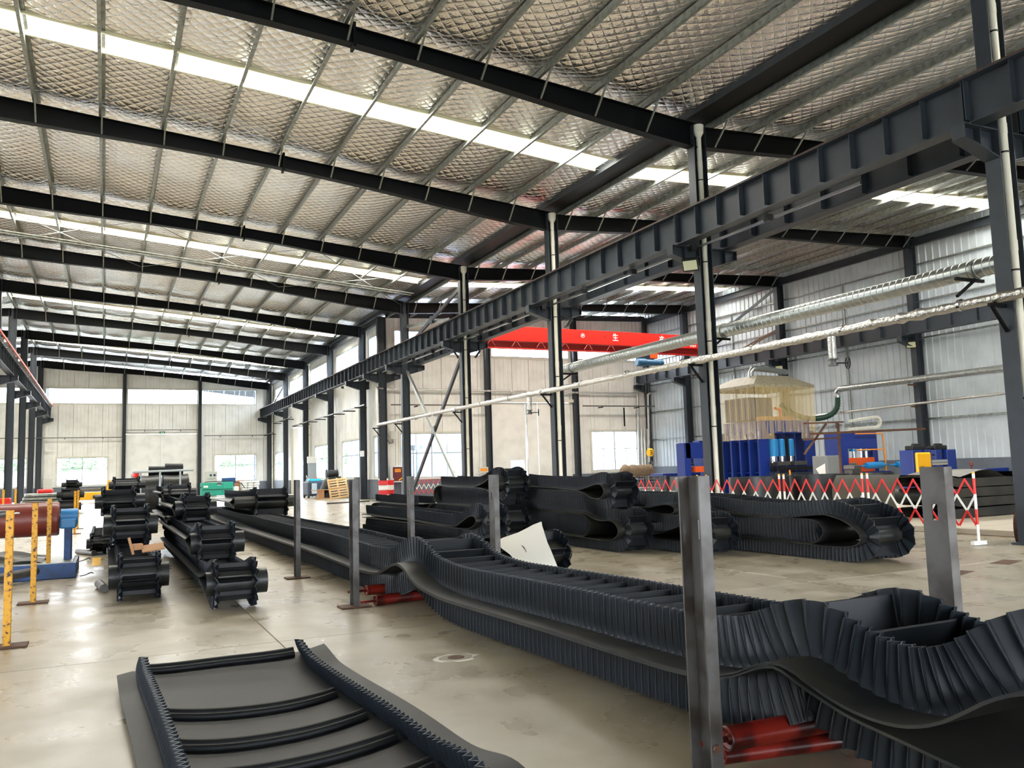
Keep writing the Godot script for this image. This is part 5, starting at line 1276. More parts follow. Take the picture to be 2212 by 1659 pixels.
# ---------------------------------------------------------------- left foreground and far left
func left_side() -> void:
	for e in [[-8.09, "yellow chipped channel post nearest the camera, with a broad foot plate", false], [-10.84, "yellow chipped channel post with a small flat top plate, second from the camera", true], [-13.53, "yellow-olive channel post, third from the camera, before the drum's end", false], [-24.5, "yellow post beyond the drum with a flat top plate", true], [-27.1, "yellow post furthest of the near row, beyond the drum", false]]:
		slotted_post(-0.7, e[0], 1.0, M.yellow, e[1], "yellow posts on the left", 0.075, 0.05, 1.09, false, e[2])
	for e in [[-3.35, -36.0, "far yellow post before the left columns, nearer of two"], [-3.0, -36.4, "far yellow post before the left columns, further of two"]]: slotted_post(e[0], e[1], 1.0, M.yellow, e[2], "yellow posts on the left", 0.12, 0.06, 1.12)
	roller(Vector3(-2.2, 0.13, -10.86), Vector3(-0.78, 0.12, -13.5), 0.055, M.iron, "worn steel roller low between the yellow posts", "steel rollers between yellow posts")
	roller(Vector3(-2.4, 0.975, -10.9), Vector3(-0.95, 0.985, -10.84), 0.04, M.iron, "worn steel roller high at the second yellow post", "steel rollers between yellow posts", 0.1)
	roller(Vector3(-2.0, 0.16, -8.09), Vector3(-0.84, 0.158, -8.09), 0.03, M.iron, "steel roller stub low at the nearest yellow post", "steel rollers between yellow posts", 0.06)
	var d := thing("pulley_drum", "large red-brown painted drum lying across the left edge behind the yellow posts", "drum", Vector3(-2.2, 0.5, -14))
	var b := B.new(); b.lathe(Vector3(-3.8, 0.79, -14), Vector3.RIGHT, [[0, 0], [0, 0.23], [0.01, 0.24], [3.18, 0.24], [3.2, 0.23], [3.2, 0.05], [3.2, 0]], 40); part("shell", b, M.primer, d)
	b = B.new(); b.cyl(Vector3(-0.6, 0.79, -14), Vector3(-0.36, 0.79, -14), 0.05, 16); part("shaft", b, M.iron, d)
	for e in [[-0.48, "blue bearing stand under the right end of the red-brown drum"]]:
		var t := thing("bearing_stand", e[1], "stand", Vector3(e[0], 0.2, -14))
		b = B.new(); b.box(Vector3(e[0], 0.42, -14), Vector3(0.1, 0.5, 0.22), Basis.IDENTITY, 0.01); part("leg", b, M.blue_rail, t)
		b = B.new(); b.box(Vector3(e[0], 0.72, -14), Vector3(0.22, 0.14, 0.34), Basis.IDENTITY, 0.02); b.lathe(Vector3(e[0] - 0.1, 0.82, -14), Vector3.RIGHT, [[0, 0], [0, 0.11], [0.22, 0.11], [0.22, 0]], 18); part("bearing_block", b, flat(Color(0.2, 0.5, 0.72), 0.4), t)
	var f := thing("skid_frame", "blue steel skid frame on the floor carrying the drum stand", "frame", Vector3(-2, 0, -13.8))
	for z in [-13.42, -14.6]:
		b = B.new(); b.box(Vector3(-2.1, 0.1, z), Vector3(3.5, 0.2, 0.12), Basis.IDENTITY, 0.008); part("rail", b, M.blue_rail, f)
	for x in [-0.42, -1.6, -3.0]:
		b = B.new(); b.box(Vector3(x, 0.1, -14), Vector3(0.12, 0.19, 1.1)); part("cross_member", b, M.blue_rail, f)
	b = B.new(); b.box(Vector3(-0.9, 0.205, -14), Vector3(1.0, 0.012, 1.2)); part("deck_plate", b, M.galv, f)
	var sp := B.new()
	var pts := PackedVector3Array()
	for i in 12:
		for j in 8:
			var x := -1.75 + i * 0.09; var z := -13.6 - j * 0.11
			pts.append(Vector3(x, 0.23 + 0.09 * absf(sin(x * 3.4 + z * 2.0)) * sin(PI * i / 11.0) + 0.03 * sin(z * 13.0), z))
	sp.grid(pts, 12, 8, true)
	solo("rubber_sheet", sp, M.belt_smooth, "crumpled dark rubber scraps lying on the skid frame under the drum", "rubber scrap")
	for e in [[Vector3(-0.3, 0.02, -13.3), 0.4], [Vector3(-0.34, 0.2, -13.5), 0.9]]:
		b = B.new(); b.tube(PackedVector3Array([e[0], e[0] + Vector3(0.06, 0.02, 0.12), e[0] + Vector3(0.14, 0.05, 0.1), e[0] + Vector3(0.16, 0.02, -0.05)]), 0.008, 6); solo("wire_hook", b, M.iron, ["bent wire hook lying on the floor at the skid's corner", "bent wire hook sticking out over the skid's corner"][0 if e[1] < 0.5 else 1], "hook", "wire hooks")
	# scraps on the front left loop
	for e in [[Vector3(0.27, 0.56, -10.75), Vector3(0.03, 0.2, 0.02), Basis(Vector3.BACK, 0.25), "short wooden stick leaning on the bottom left belt loop"], [Vector3(0.34, 0.545, -10.8), Vector3(0.1, 0.07, 0.09), Basis(Vector3.UP, 0.2), "small pale wood block on the bottom left belt loop"], [Vector3(0.5, 0.53, -10.75), Vector3(0.24, 0.015, 0.2), Basis(Vector3.BACK, 0.12) * Basis(Vector3.RIGHT, 0.3), "flat brown board lying on the bottom left belt loop"]]:
		b = B.new(); b.box(e[0], e[1], e[2], 0.003); solo("wood_scrap", b, M.card, e[3], "wood scrap", "wood scraps on the belt loop")
	b = B.new(); b.box(Vector3(-0.12, 0.001, -15.75), Vector3(0.13, 0.002, 1.6)); solo("floor_marking", b, M.yellow_clean, "faded yellow floor stripe before the left belt stack", "floor marking")
	b = B.new(); b.cyl(Vector3(-0.45, 0.05, -17.6), Vector3(-0.17, 0.05, -17.0), 0.05, 10); solo("steel_tube", b, M.iron, "short steel tube on the floor by the small left loop", "tube")
	b = B.new(); b.cyl(Vector3(0.0, 0.05, -11.3), Vector3(-0.06, 0.05, -11.9), 0.05, 12); solo("steel_tube", b, M.iron, "short dark roller end beside the front left loop", "tube")
	# roll rack
	var rk := thing("roll_rack", "pale tubular rack around the big black rolls in the middle distance", "rack", Vector3(1.6, 0, -30))
	for x in [0.98, 1.55, 2.15]:
		b = B.new(); b.cyl(Vector3(x, 0, -29.3), Vector3(x, 1.56, -29.3), 0.03, 8); part("upright", b, M.frame, rk)
	b = B.new(); b.cyl(Vector3(0.75, 1.57, -29.3), Vector3(2.55, 1.6, -29.3), 0.035, 8); part("top_rail", b, M.frame, rk)
	for i in 5:
		b = B.new(); b.cyl(Vector3(0.72 + i * 0.035, 0.5, -29.35 - i * 0.3), Vector3(0.72 + i * 0.035, 1.5, -29.35 - i * 0.3), 0.02, 6); part("upright", b, M.frame, rk)
	for z in [-29.45, -31.0]:
		b = B.new(); b.box(Vector3(1.62, 0.12, z), Vector3(1.9, 0.2, 0.12)); part("bearer", b, M.steel_dark, rk)
	for e in [[0.86, 1.62, "left"], [1.66, 2.46, "right"]]:
		b = B.new(); b.lathe(Vector3(e[0], 0.86, -30.2), Vector3.RIGHT, [[0, 0.1], [0, 0.6], [0.02, 0.63], [(e[1] - e[0]) * 0.5, 0.6], [e[1] - e[0] - 0.02, 0.64], [e[1] - e[0], 0.6], [e[1] - e[0], 0.1]], 36)
		solo("rubber_roll", b, M.belt_smooth, "big black rubber roll in the tubular rack, %s of the two" % e[2], "roll", "rubber rolls in the rack")
	b = B.new(); b.box(Vector3(0.84, 1.5, -29.4), Vector3(0.16, 0.2, 0.2), Basis(Vector3.UP, 0.4), 0.04); solo("red_bundle", b, M.red, "red fitting on the corner of the tubular rack", "fitting")
	for e in [[1.25, 1.6, 0.16, "rounded dark belt bundle on top of the rack, left"], [1.75, 1.64, 0.2, "dark folded belt end on top of the rack, right"]]:
		b = B.new(); b.lathe(Vector3(e[0], e[1], -30.3), Vector3.RIGHT, [[0, 0.03], [0, e[2]], [0.55, e[2] * 0.9], [0.55, 0.03]], 16); solo("belt_bundle", b, M.rubber, e[3], "belt bundle", "bundles on the rack")
	# yellow machine and sheet stack far left
	var ym := thing("yellow_machine", "long yellow winding machine with an upright frame in front of the far wall", "machine", Vector3(-0.5, 0, -62))
	b = B.new(); b.box(Vector3(-0.7, 0.42, -62), Vector3(1.7, 0.5, 0.9), Basis.IDENTITY, 0.03); part("bed", b, M.yellow_clean, ym)
	b = B.new(); b.prism(PackedVector2Array([Vector2(-0.2, 0), Vector2(0.2, 0), Vector2(0.14, 1.3), Vector2(0, 1.42), Vector2(-0.14, 1.3)]), Vector3(0.2, 0.0, -62.2), Vector3.RIGHT, Vector3.UP, 0.35); part("upright", b, M.yellow_clean, ym)
	b = B.new(); b.cyl(Vector3(-1.6, 0.82, -62), Vector3(0.4, 0.86, -62), 0.06, 10); part("spindle", b, M.iron, ym)
	b = B.new(); b.box(Vector3(-0.3, 0.34, -61.5), Vector3(0.9, 0.2, 0.12)); part("side_panel", b, M.black, ym)
	var ss := thing("sheet_stack", "stack of grey sheets on the floor far left beyond the drum", "sheet stack", Vector3(-2.9, 0, -50))
	for i in 4:
		b = B.new(); b.box(Vector3(-2.75, 0.25 + i * 0.17, -48), Vector3(2.0 - i * 0.1, 0.14, 2.2), Basis(Vector3.UP, 0.03 * i), 0.03); part("sheet", b, M.galv, ss)
	b = B.new(); b.box(Vector3(-2.75, 0.09, -48), Vector3(2.0, 0.18, 2.2)); part("pallet", b, M.grey, ss)
	b = B.new(); b.box(Vector3(-2.7, 0.93, -48), Vector3(0.7, 0.2, 0.5), Basis.IDENTITY, 0.05); solo("tool_case", b, M.red, "red tool case on top of the grey sheet stack", "case")
	b = B.new(); b.box(Vector3(-4.15, 0.35, -45), Vector3(0.5, 0.7, 0.5), Basis.IDENTITY, 0.03); solo("trolley_box", b, M.red, "small red box on the floor behind the drum", "box")
	b = B.new(); b.box(Vector3(-3.9, 1.25, -72.05), Vector3(0.62, 0.76, 0.2), Basis.IDENTITY, 0.01); solo("wall_cabinet", b, M.cab, "pale square cabinet on the far wall beside the left column", "cabinet")
	var fc := thing("fire_cabinet", "small red and yellow fire cabinet on the far wall, left of the sliding door", "cabinet", Vector3(0.62, 0.4, -72.0))
	b = B.new(); b.box(Vector3(0.62, 0.92, -72.05), Vector3(0.72, 0.95, 0.1)); part("frame", b, M.white, fc)
	b = B.new(); b.box(Vector3(0.62, 0.95, -71.98), Vector3(0.5, 0.7, 0.06)); part("door", b, flat(Color(0.35, 0.1, 0.08), 0.4), fc)
	b = B.new(); b.box(Vector3(0.62, 1.05, -71.94), Vector3(0.42, 0.25, 0.02)); part("label_plate", b, M.amber, fc)
	var ex := thing("exit_sign", "small green running-man exit sign over the sliding door", "sign", Vector3(3.92, 4.85, -71.75))
	b = B.new(); b.box(Vector3(3.92, 5.0, -71.78), Vector3(0.42, 0.17, 0.05)); part("panel", b, flat(Color(0.05, 0.42, 0.25), 0.4), ex)
	b = B.new(); b.box(Vector3(3.86, 5.0, -71.75), Vector3(0.05, 0.1, 0.01)); b.box(Vector3(3.98, 5.0, -71.75), Vector3(0.12, 0.04, 0.01)); part("pictogram", b, M.white, ex)
	var ca := thing("security_camera", "small white camera on the far wall by the left column", "camera", Vector3(-4.1, 3.7, -72))
	b = B.new(); b.box(Vector3(-3.9, 3.72, -71.9), Vector3(0.4, 0.14, 0.14), Basis.IDENTITY, 0.02); part("body", b, M.white, ca)
	b = B.new(); b.bar(Vector3(-4.2, 3.72, -72.1), Vector3(-4.0, 3.72, -71.9), Vector3.UP, 0.04, 0.04); part("arm", b, M.white, ca)

# ---------------------------------------------------------------- presses along the right wall
func machines() -> void:
	var z := -25.0
	var h := thing("extraction_hood", "grey-brown extraction hood with a hipped top and hanging clear strips over the press", "hood", Vector3(23.6, 2.2, -26.3))
	var b := B.new()
	var y := 4.26
	var c0 := [Vector3(22.1, y, -24.9), Vector3(25.15, y, -24.9), Vector3(25.15, y, -27.7), Vector3(22.1, y, -27.7)]
	var c1 := [Vector3(22.9, y + 0.42, -25.6), Vector3(24.5, y + 0.42, -25.6), Vector3(24.5, y + 0.42, -27.0), Vector3(22.9, y + 0.42, -27.0)]
	for i in 4:
		var j := (i + 1) % 4
		b.quad(c0[i], c0[j], c1[j], c1[i])
		b.quad(c0[i] - Vector3(0, 0.11, 0), c0[j] - Vector3(0, 0.11, 0), c0[j], c0[i])
	b.quad(c1[0], c1[1], c1[2], c1[3])
	part("canopy", b, M.hood, h)
	b = B.new(); b.tube(PackedVector3Array([Vector3(22.95, 4.6, -26.0), Vector3(22.95, 4.85, -26.0), Vector3(23.05, 4.97, -26.0), Vector3(23.25, 5.0, -26.0), Vector3(25.0, 4.92, -26.2)]), 0.11, 14); part("exhaust_pipe", b, M.duct, h)
	var rng := RandomNumberGenerator.new(); rng.seed = 6
	for e in [[Vector3(22.12, 0, -27.6), Vector3(22.12, 0, -24.95), 15, Vector3(-1, 0, 0)], [Vector3(22.15, 0, -24.92), Vector3(25.12, 0, -24.92), 15, Vector3(0, 0, 1)], [Vector3(25.13, 0, -24.95), Vector3(25.13, 0, -27.6), 12, Vector3(1, 0, 0)]]:
		for i in e[2]:
			var p: Vector3 = e[0].lerp(e[1], (i + 0.5) / e[2])
			var d: Vector3 = (e[1] - e[0]).normalized()
			var nn: Vector3 = e[3]
			var wv: float = e[0].distance_to(e[1]) / e[2] * 0.56
			var lift := 0.0
			if e[3].z > 0 and i > 3 and i < 11: lift = 0.22 + rng.randf_range(0, 0.08)
			var pts := PackedVector3Array()
			var cv := rng.randf_range(0.015, 0.05)
			for r in 8:
				for c in 5:
					var u := c / 2.0 - 1.0
					pts.append(p + d * (u * wv) + nn * (cv * (1 - u * u) + 0.03 * (i % 2) + rng.randf_range(-0.006, 0.006)) + Vector3(0, lerpf(y - 0.1, 2.16 + lift + rng.randf_range(-0.01, 0.01), r / 7.0), 0))
			b = B.new(); b.grid(pts, 8, 5); part("clear_strip", b, M.curtain, h)
	var p := thing("moulding_press", "tall blue hydraulic press with three cyan cylinders under the extraction hood", "press", Vector3(23.3, 0.1, -26.2))
	for i in 5:
		var q := -24.95 - i * 0.52
		b = B.new(); b.box(Vector3(22.42, 1.28, q), Vector3(0.5, 2.36, 0.09), Basis.IDENTITY, 0.006); part("side_plate", b, M.blue, p)
		b = B.new(); b.box(Vector3(24.75, 1.28, q), Vector3(0.5, 2.36, 0.09), Basis.IDENTITY, 0.006); part("side_plate", b, M.blue, p)
	b = B.new(); b.box(Vector3(22.4, 2.1, -26), Vector3(0.06, 0.05, 2.2)); b.box(Vector3(22.4, 0.9, -26), Vector3(0.06, 0.05, 2.2)); part("tie_bar", b, M.blue, p)
	b = B.new(); b.box(Vector3(23.55, 2.62, -26.0), Vector3(2.4, 0.5, 2.2), Basis.IDENTITY, 0.01); part("crown", b, M.blue, p)
	b = B.new(); b.box(Vector3(22.9, 3.35, -26.2), Vector3(1.2, 0.9, 1.4), Basis.IDENTITY, 0.02); part("oil_tank", b, flat(Color(0.12, 0.2, 0.36), 0.5), p)
	b = B.new(); b.box(Vector3(23.3, 2.95, -25.2), Vector3(1.6, 0.16, 0.3)); part("top_beam", b, M.card, p)
	b = B.new(); b.tube(PackedVector3Array([Vector3(23.5, 2.9, -25.1), Vector3(23.5, 3.3, -25.1), Vector3(23.25, 3.35, -25.1)]), 0.06, 10); part("orange_pipe", b, M.orange, p)
	for e in [[22.95, 0.17], [23.36, 0.13], [23.8, 0.14]]:
		b = B.new(); b.lathe(Vector3(e[0], 1.5, z), Vector3.UP, [[0, 0], [0, e[1]], [0.62, e[1]], [0.66, e[1] - 0.02], [0.66, 0]], 20); part("cylinder", b, M.cyan, p)
		b = B.new(); b.cyl(Vector3(e[0], 1.25, z), Vector3(e[0], 1.5, z), e[1] * 0.7, 14); part("ram", b, M.chrome, p)
	b = B.new(); b.box(Vector3(23.6, 1.75, -24.95), Vector3(0.08, 1.0, 0.1)); part("guide", b, M.black, p)
	for e in [[22.85, 23.45], [23.65, 24.3]]:
		b = B.new(); b.box(Vector3((e[0] + e[1]) / 2, 1.22, z), Vector3(e[1] - e[0], 0.16, 0.7), Basis.IDENTITY, 0.01); part("platen", b, M.iron, p)
	b = B.new(); b.box(Vector3(23.6, 1.02, z), Vector3(1.7, 0.14, 0.9)); part("lower_platen", b, M.black, p)
	b = B.new(); b.box(Vector3(23.6, 0.5, -25.4), Vector3(2.0, 0.8, 1.6), Basis.IDENTITY, 0.02); part("bed", b, M.navy, p)
	for i in 3:
		b = B.new(); b.tube(PackedVector3Array([Vector3(22.7, 0.75 + i * 0.1, -24.7), Vector3(22.4, 1.0 + i * 0.08, -24.5), Vector3(22.35, 1.15 + i * 0.1, -24.6), Vector3(22.7, 1.25, -24.9)]), 0.014, 6); part("hydraulic_hose", b, M.black, p)
	# gantry with cable chain
	var gt := thing("cable_chain_gantry", "rusty bracket arm carrying a looped pale cable chain above the small blue press", "cable chain", Vector3(22.5, 1.9, -21))
	b = B.new(); b.bar(Vector3(19.9, 2.13, -20), Vector3(24.6, 2.24, -19.6), Vector3.UP, 0.07, 0.08); part("arm", b, M.rust, gt)
	b = B.new(); b.bar(Vector3(19.6, 1.5, -20), Vector3(20.6, 2.45, -20), Vector3.BACK, 0.05, 0.05); b.bar(Vector3(19.6, 1.95, -20), Vector3(21.2, 2.0, -20), Vector3.UP, 0.05, 0.05); b.bar(Vector3(19.7, 2.46, -20), Vector3(21.3, 2.5, -20), Vector3.UP, 0.05, 0.12); b.bar(Vector3(21.1, 0.1, -20), Vector3(21.1, 2.46, -20), Vector3.BACK, 0.06, 0.06); part("bracket", b, M.rust, gt)
	var ch := PackedVector3Array()
	for i in 12: ch.append(Vector3(21.2 + i * 0.1, 2.5 + i * 0.012, -19.6))
	for i in 7: ch.append(Vector3(22.36 + 0.17 * sin(PI * i / 6.0), 2.47 + 0.16 * cos(PI * i / 6.0), -19.6))
	for i in 12: ch.append(Vector3(22.25 - i * 0.1, 2.3 - i * 0.005, -19.6))
	for i in ch.size() - 1:
		b = B.new(); b.bar(ch[i], ch[i + 1], Vector3.BACK, 0.12, 0.085, 0, 0, 0.008); part("link", b, M.cab, gt)
	# small blue press
	var s := thing("vulcanising_press", "small blue frame press with an orange moving plate and amber pipework", "press", Vector3(24.1, 0.1, -22.3))
	var zz := -22.0
	b = B.new()
	b.box(Vector3(24.1, 1.96, zz - 0.3), Vector3(1.95, 0.58, 0.6), Basis.IDENTITY, 0.01); part("head", b, M.blue, s)
	for e in [[23.38, 0.5], [24.97, 0.22]]:
		b = B.new(); b.box(Vector3(e[0], 1.26, zz - 0.3), Vector3(e[1], 0.84, 0.6), Basis.IDENTITY, 0.01); part("side_frame", b, M.blue, s)
	b = B.new(); b.box(Vector3(24.1, 0.55, zz - 0.2), Vector3(2.5, 0.6, 1.0), Basis.IDENTITY, 0.01); part("base", b, M.blue, s)
	b = B.new(); b.box(Vector3(24.22, 1.1, zz - 0.05), Vector3(1.22, 0.5, 0.2), Basis.IDENTITY, 0.01); part("moving_plate", b, M.orange, s)
	for x in [23.8, 24.1, 24.45, 24.72]:
		b = B.new(); b.cyl(Vector3(x, 1.3, zz - 0.2), Vector3(x, 1.68, zz - 0.2), 0.06, 12); part("guide_rod", b, M.chrome, s)
	for x in [23.95, 24.58]:
		b = B.new(); b.box(Vector3(x, 1.62, zz - 0.1), Vector3(0.28, 0.07, 0.2)); part("cyan_block", b, M.cyan, s)
	for e in [[1.72, 2.19], [0, 1.62]]:
		b = B.new(); b.tube(PackedVector3Array([Vector3(23.95, e[1], zz + 0.06), Vector3(25.25, e[1] + 0.01, zz + 0.06), Vector3(25.32, e[1] - 0.05, zz + 0.06), Vector3(25.38, 0.62, zz + 0.06)]), 0.022, 8); part("amber_pipe", b, M.amber, s)
	for e in [[24.05, 1.06, 0.8], [25.55, 1.06, 0.72]]:
		b = B.new(); b.lathe(Vector3(e[0], e[1], zz + 0.35), Vector3(1, 0.02, 0), [[-0.35, 0.03], [0, 0.03], [0, 0.1], [0.06, 0.115], [e[2] - 0.06, 0.115], [e[2], 0.1], [e[2], 0.05], [e[2] + 0.18, 0.05], [e[2] + 0.18, 0]], 16); solo("hydraulic_cylinder", b, M.cyan, "cyan horizontal hydraulic cylinder %s" % ("across the small blue press" if e[0] < 25 else "between the small press and the yellow guard"), "cylinder", "horizontal cyan cylinders")
	b = B.new(); b.box(Vector3(22.55, 0.8, zz), Vector3(0.62, 1.3, 0.7), Basis.IDENTITY, 0.02); solo("control_cabinet", b, M.grey, "plain grey control cabinet left of the small blue press", "cabinet")
	b = B.new(); b.box(Vector3(22.9, 1.03, -21.2), Vector3(0.5, 0.16, 0.4), Basis(Vector3.UP, 0.2), 0.03); b.cyl(Vector3(22.8, 1.12, -21.2), Vector3(23.05, 1.14, -21.2), 0.05, 10); b.box(Vector3(22.9, 0.5, -21.2), Vector3(0.4, 0.9, 0.36)); solo("pump_unit", b, M.iron, "dark pump unit before the grey control cabinet", "pump")
	b = B.new(); b.box(Vector3(22.2, 0.95, -21.8), Vector3(0.4, 0.36, 0.03), Basis(Vector3.UP, -0.5) * Basis(Vector3.BACK, 0.5)); b.bar(Vector3(22.2, 0.1, -21.8), Vector3(22.2, 0.85, -21.8), Vector3.BACK, 0.05, 0.05); solo("operator_console", b, M.white, "tilted white operator panel beside the hooded press", "panel")
	# winding unit with yellow guard
	var w := thing("winding_unit", "blue two-post winding unit with a bright yellow guard and a steel roll", "machine", Vector3(23.8, 0.1, -19))
	for e in [[22.98, -18.9, 0.44], [23.48, -18.9, 0.28], [24.35, -19.2, 0.3], [24.95, -19.2, 0.44]]:
		b = B.new(); b.box(Vector3(e[0], 0.82, e[1]), Vector3(e[2], 1.42, 0.5), Basis.IDENTITY, 0.015); part("post", b, M.blue, w)
	b = B.new(); b.box(Vector3(23.15, 1.07, -18.6), Vector3(0.68, 0.76, 0.1), Basis.IDENTITY, 0.05); b.box(Vector3(23.02, 0.72, -18.6), Vector3(0.24, 0.7, 0.1), Basis.IDENTITY, 0.05); part("guard", b, M.yellow_clean, w)
	for e in [[23.2, -18.9], [24.6, -19.2]]:
		b = B.new(); b.box(Vector3(e[0], 1.6, e[1]), Vector3(0.6, 0.14, 0.3), Basis.IDENTITY, 0.02); b.cyl(Vector3(e[0] - 0.1, 1.68, e[1]), Vector3(e[0] + 0.2, 1.68, e[1]), 0.06, 10); part("gearbox", b, M.black, w)
	b = B.new(); b.cyl(Vector3(23.2, 1.58, -18.9), Vector3(24.7, 1.58, -19.2), 0.03, 8); b.cyl(Vector3(23.2, 1.36, -18.9), Vector3(24.9, 1.36, -19.1), 0.02, 8); part("shaft", b, M.black, w)
	b = B.new(); b.lathe(Vector3(23.5, 1.12, -19.0), Vector3(1, 0, -0.03), [[0, 0], [0, 0.12], [1.2, 0.12], [1.2, 0]], 20); part("steel_roll", b, M.chrome, w)
	b = B.new(); b.box(Vector3(26.7, 0.78, -19.2), Vector3(2.4, 0.16, 0.3), Basis.IDENTITY, 0.01)
	for x in [25.7, 27.6]: b.box(Vector3(x, 0.4, -19.2), Vector3(0.14, 0.62, 0.2))
	solo("blue_beam", b, M.blue, "long blue steel beam on legs behind the folded rubber stack", "beam")
	b = B.new(); b.lathe(Vector3(26.2, 0.86, -19.2), Vector3.UP, [[0, 0.03], [0.1, 0.03], [0.12, 0.06], [0.24, 0.05], [0.26, 0]], 12); solo("lubricator", b, M.primer, "small dark red knob on the long blue beam", "knob")
	# machines left of the column
	var t := thing("press_table", "blue press table with a cyan cylinder, left of the second middle column", "press", Vector3(22.3, 0.1, -30))
	b = B.new(); b.box(Vector3(22.1, 0.88, -30), Vector3(2.1, 0.12, 0.9), Basis.IDENTITY, 0.01); part("table_top", b, M.blue, t)
	for x in [21.3, 22.9]:
		b = B.new(); b.box(Vector3(x, 0.46, -30), Vector3(0.2, 0.72, 0.7)); part("leg", b, M.navy, t)
	b = B.new(); b.box(Vector3(22.2, 0.5, -29.9), Vector3(1.5, 0.6, 0.8)); part("body", b, M.grey, t)
	b = B.new(); b.lathe(Vector3(22.2, 1.1, -29.8), Vector3.RIGHT, [[0, 0], [0, 0.12], [0.62, 0.12], [0.62, 0.06], [0.9, 0.06], [0.9, 0]], 16); part("cylinder", b, M.cyan, t)
	for x in [22.1, 22.5]:
		b = B.new(); b.tube(PackedVector3Array([Vector3(x, 0.9, -29.7), Vector3(x + 0.02, 1.2, -29.65), Vector3(x + 0.15, 1.34, -29.65), Vector3(x + 0.3, 1.3, -29.7), Vector3(x + 0.32, 1.2, -29.75)]), 0.02, 6); part("hose", b, M.navy, t)
	b = B.new(); b.box(Vector3(23.42, 1.2, -30), Vector3(0.46, 2.2, 0.5), Basis.IDENTITY, 0.01); part("frame_post", b, M.blue, t)
	var t2 := thing("blue_press", "dark blue press frame with an orange block, half hidden right of the white downpipe", "press", Vector3(21.4, 0.1, -26.6))
	b = B.new(); b.box(Vector3(20.7, 1.82, -26.8), Vector3(1.35, 0.6, 0.5), Basis.IDENTITY, 0.01); part("head", b, M.blue, t2)
	b = B.new(); b.box(Vector3(21.2, 1.1, -26.8), Vector3(0.3, 2.0, 0.5)); b.box(Vector3(20.1, 1.1, -26.8), Vector3(0.3, 2.0, 0.5)); part("side_frame", b, M.blue, t2)
	b = B.new(); b.box(Vector3(20.65, 1.1, -26.6), Vector3(0.6, 0.22, 0.3)); part("orange_block", b, M.orange, t2)
	b = B.new(); b.box(Vector3(20.7, 0.45, -26.8), Vector3(1.5, 0.7, 0.7)); part("base", b, M.blue, t2)
	b = B.new(); b.box(Vector3(20.6, 0.24, -22.0), Vector3(0.9, 0.28, 0.7), Basis.IDENTITY, 0.01); b.bar(Vector3(20.9, 0.3, -22), Vector3(20.86, 1.0, -22), Vector3.BACK, 0.04, 0.04); b.box(Vector3(20.8, 0.45, -21.9), Vector3(0.5, 0.1, 0.4)); solo("hand_pump", b, M.amber, "amber pump cart standing between column and hooded press", "pump")
	# wire basket, tarp roll, boxes
	var wb := thing("wire_basket", "grey wire mesh basket full of parts behind the barrier", "basket", Vector3(15.0, 0.1, -22))
	var x0 := 14.55; var x1 := 15.75; var z0 := -22.0; var z1 := -22.9
	for i in 13:
		b = B.new()
		b.box(Vector3(lerpf(x0, x1, i / 12.0), 0.6, z0), Vector3(0.012, 0.76, 0.012)); b.box(Vector3(lerpf(x0, x1, i / 12.0), 0.6, z1), Vector3(0.012, 0.76, 0.012)); part("wire", b, M.iron, wb)
	for i in 9:
		b = B.new(); var yy := 0.23 + i * 0.092
		b.box(Vector3((x0 + x1) / 2, yy, z0), Vector3(x1 - x0, 0.012, 0.012)); b.box(Vector3(x0, yy, (z0 + z1) / 2), Vector3(0.012, 0.012, z0 - z1)); b.box(Vector3(x1, yy, (z0 + z1) / 2), Vector3(0.012, 0.012, z0 - z1)); part("wire", b, M.iron, wb)
	for e in [[x0, z0], [x1, z0], [x0, z1], [x1, z1]]:
		b = B.new(); b.box(Vector3(e[0], 0.54, e[1]), Vector3(0.05, 0.88, 0.05)); part("corner_post", b, M.iron, wb)
	b = B.new(); b.box(Vector3(15.15, 0.42, -22.45), Vector3(1.1, 0.4, 0.8), Basis.IDENTITY, 0.08); solo("parts_heap", b, M.grey, "grey parts lying inside the wire basket", "parts")
	var tb := B.new()
	var tp := PackedVector3Array(); var tr := []
	for i in 12: tp.append(Vector3(20.6 + i * 0.15, 1.05 + 0.02 * sin(i * 1.7), -32)); tr.append(0.3 + 0.03 * sin(i * 2.1) - (0.12 if i == 0 or i == 11 else 0.0))
	tb.tube(tp, tr, 14); solo("tarp_roll", tb, M.tarp, "brown tarpaulin-wrapped roll in front of the end-wall window", "roll")
	b = B.new(); b.box(Vector3(21.4, 0.4, -32), Vector3(1.3, 0.62, 0.7), Basis.IDENTITY, 0.02); solo("roll_stand", b, M.navy, "dark stand under the brown wrapped roll", "stand")
	b = B.new(); b.box(Vector3(16.35, 0.5, -21.3), Vector3(0.95, 0.8, 0.8), Basis.IDENTITY, 0.02); solo("steel_bin", b, M.grey, "plain grey steel bin right of the wire basket", "bin")
	b = B.new(); b.box(Vector3(16.0, 0.22, -20.4), Vector3(0.5, 0.24, 0.4), Basis.IDENTITY, 0.02); solo("blue_box", b, M.cyan, "small bright blue box before the grey bin", "box")
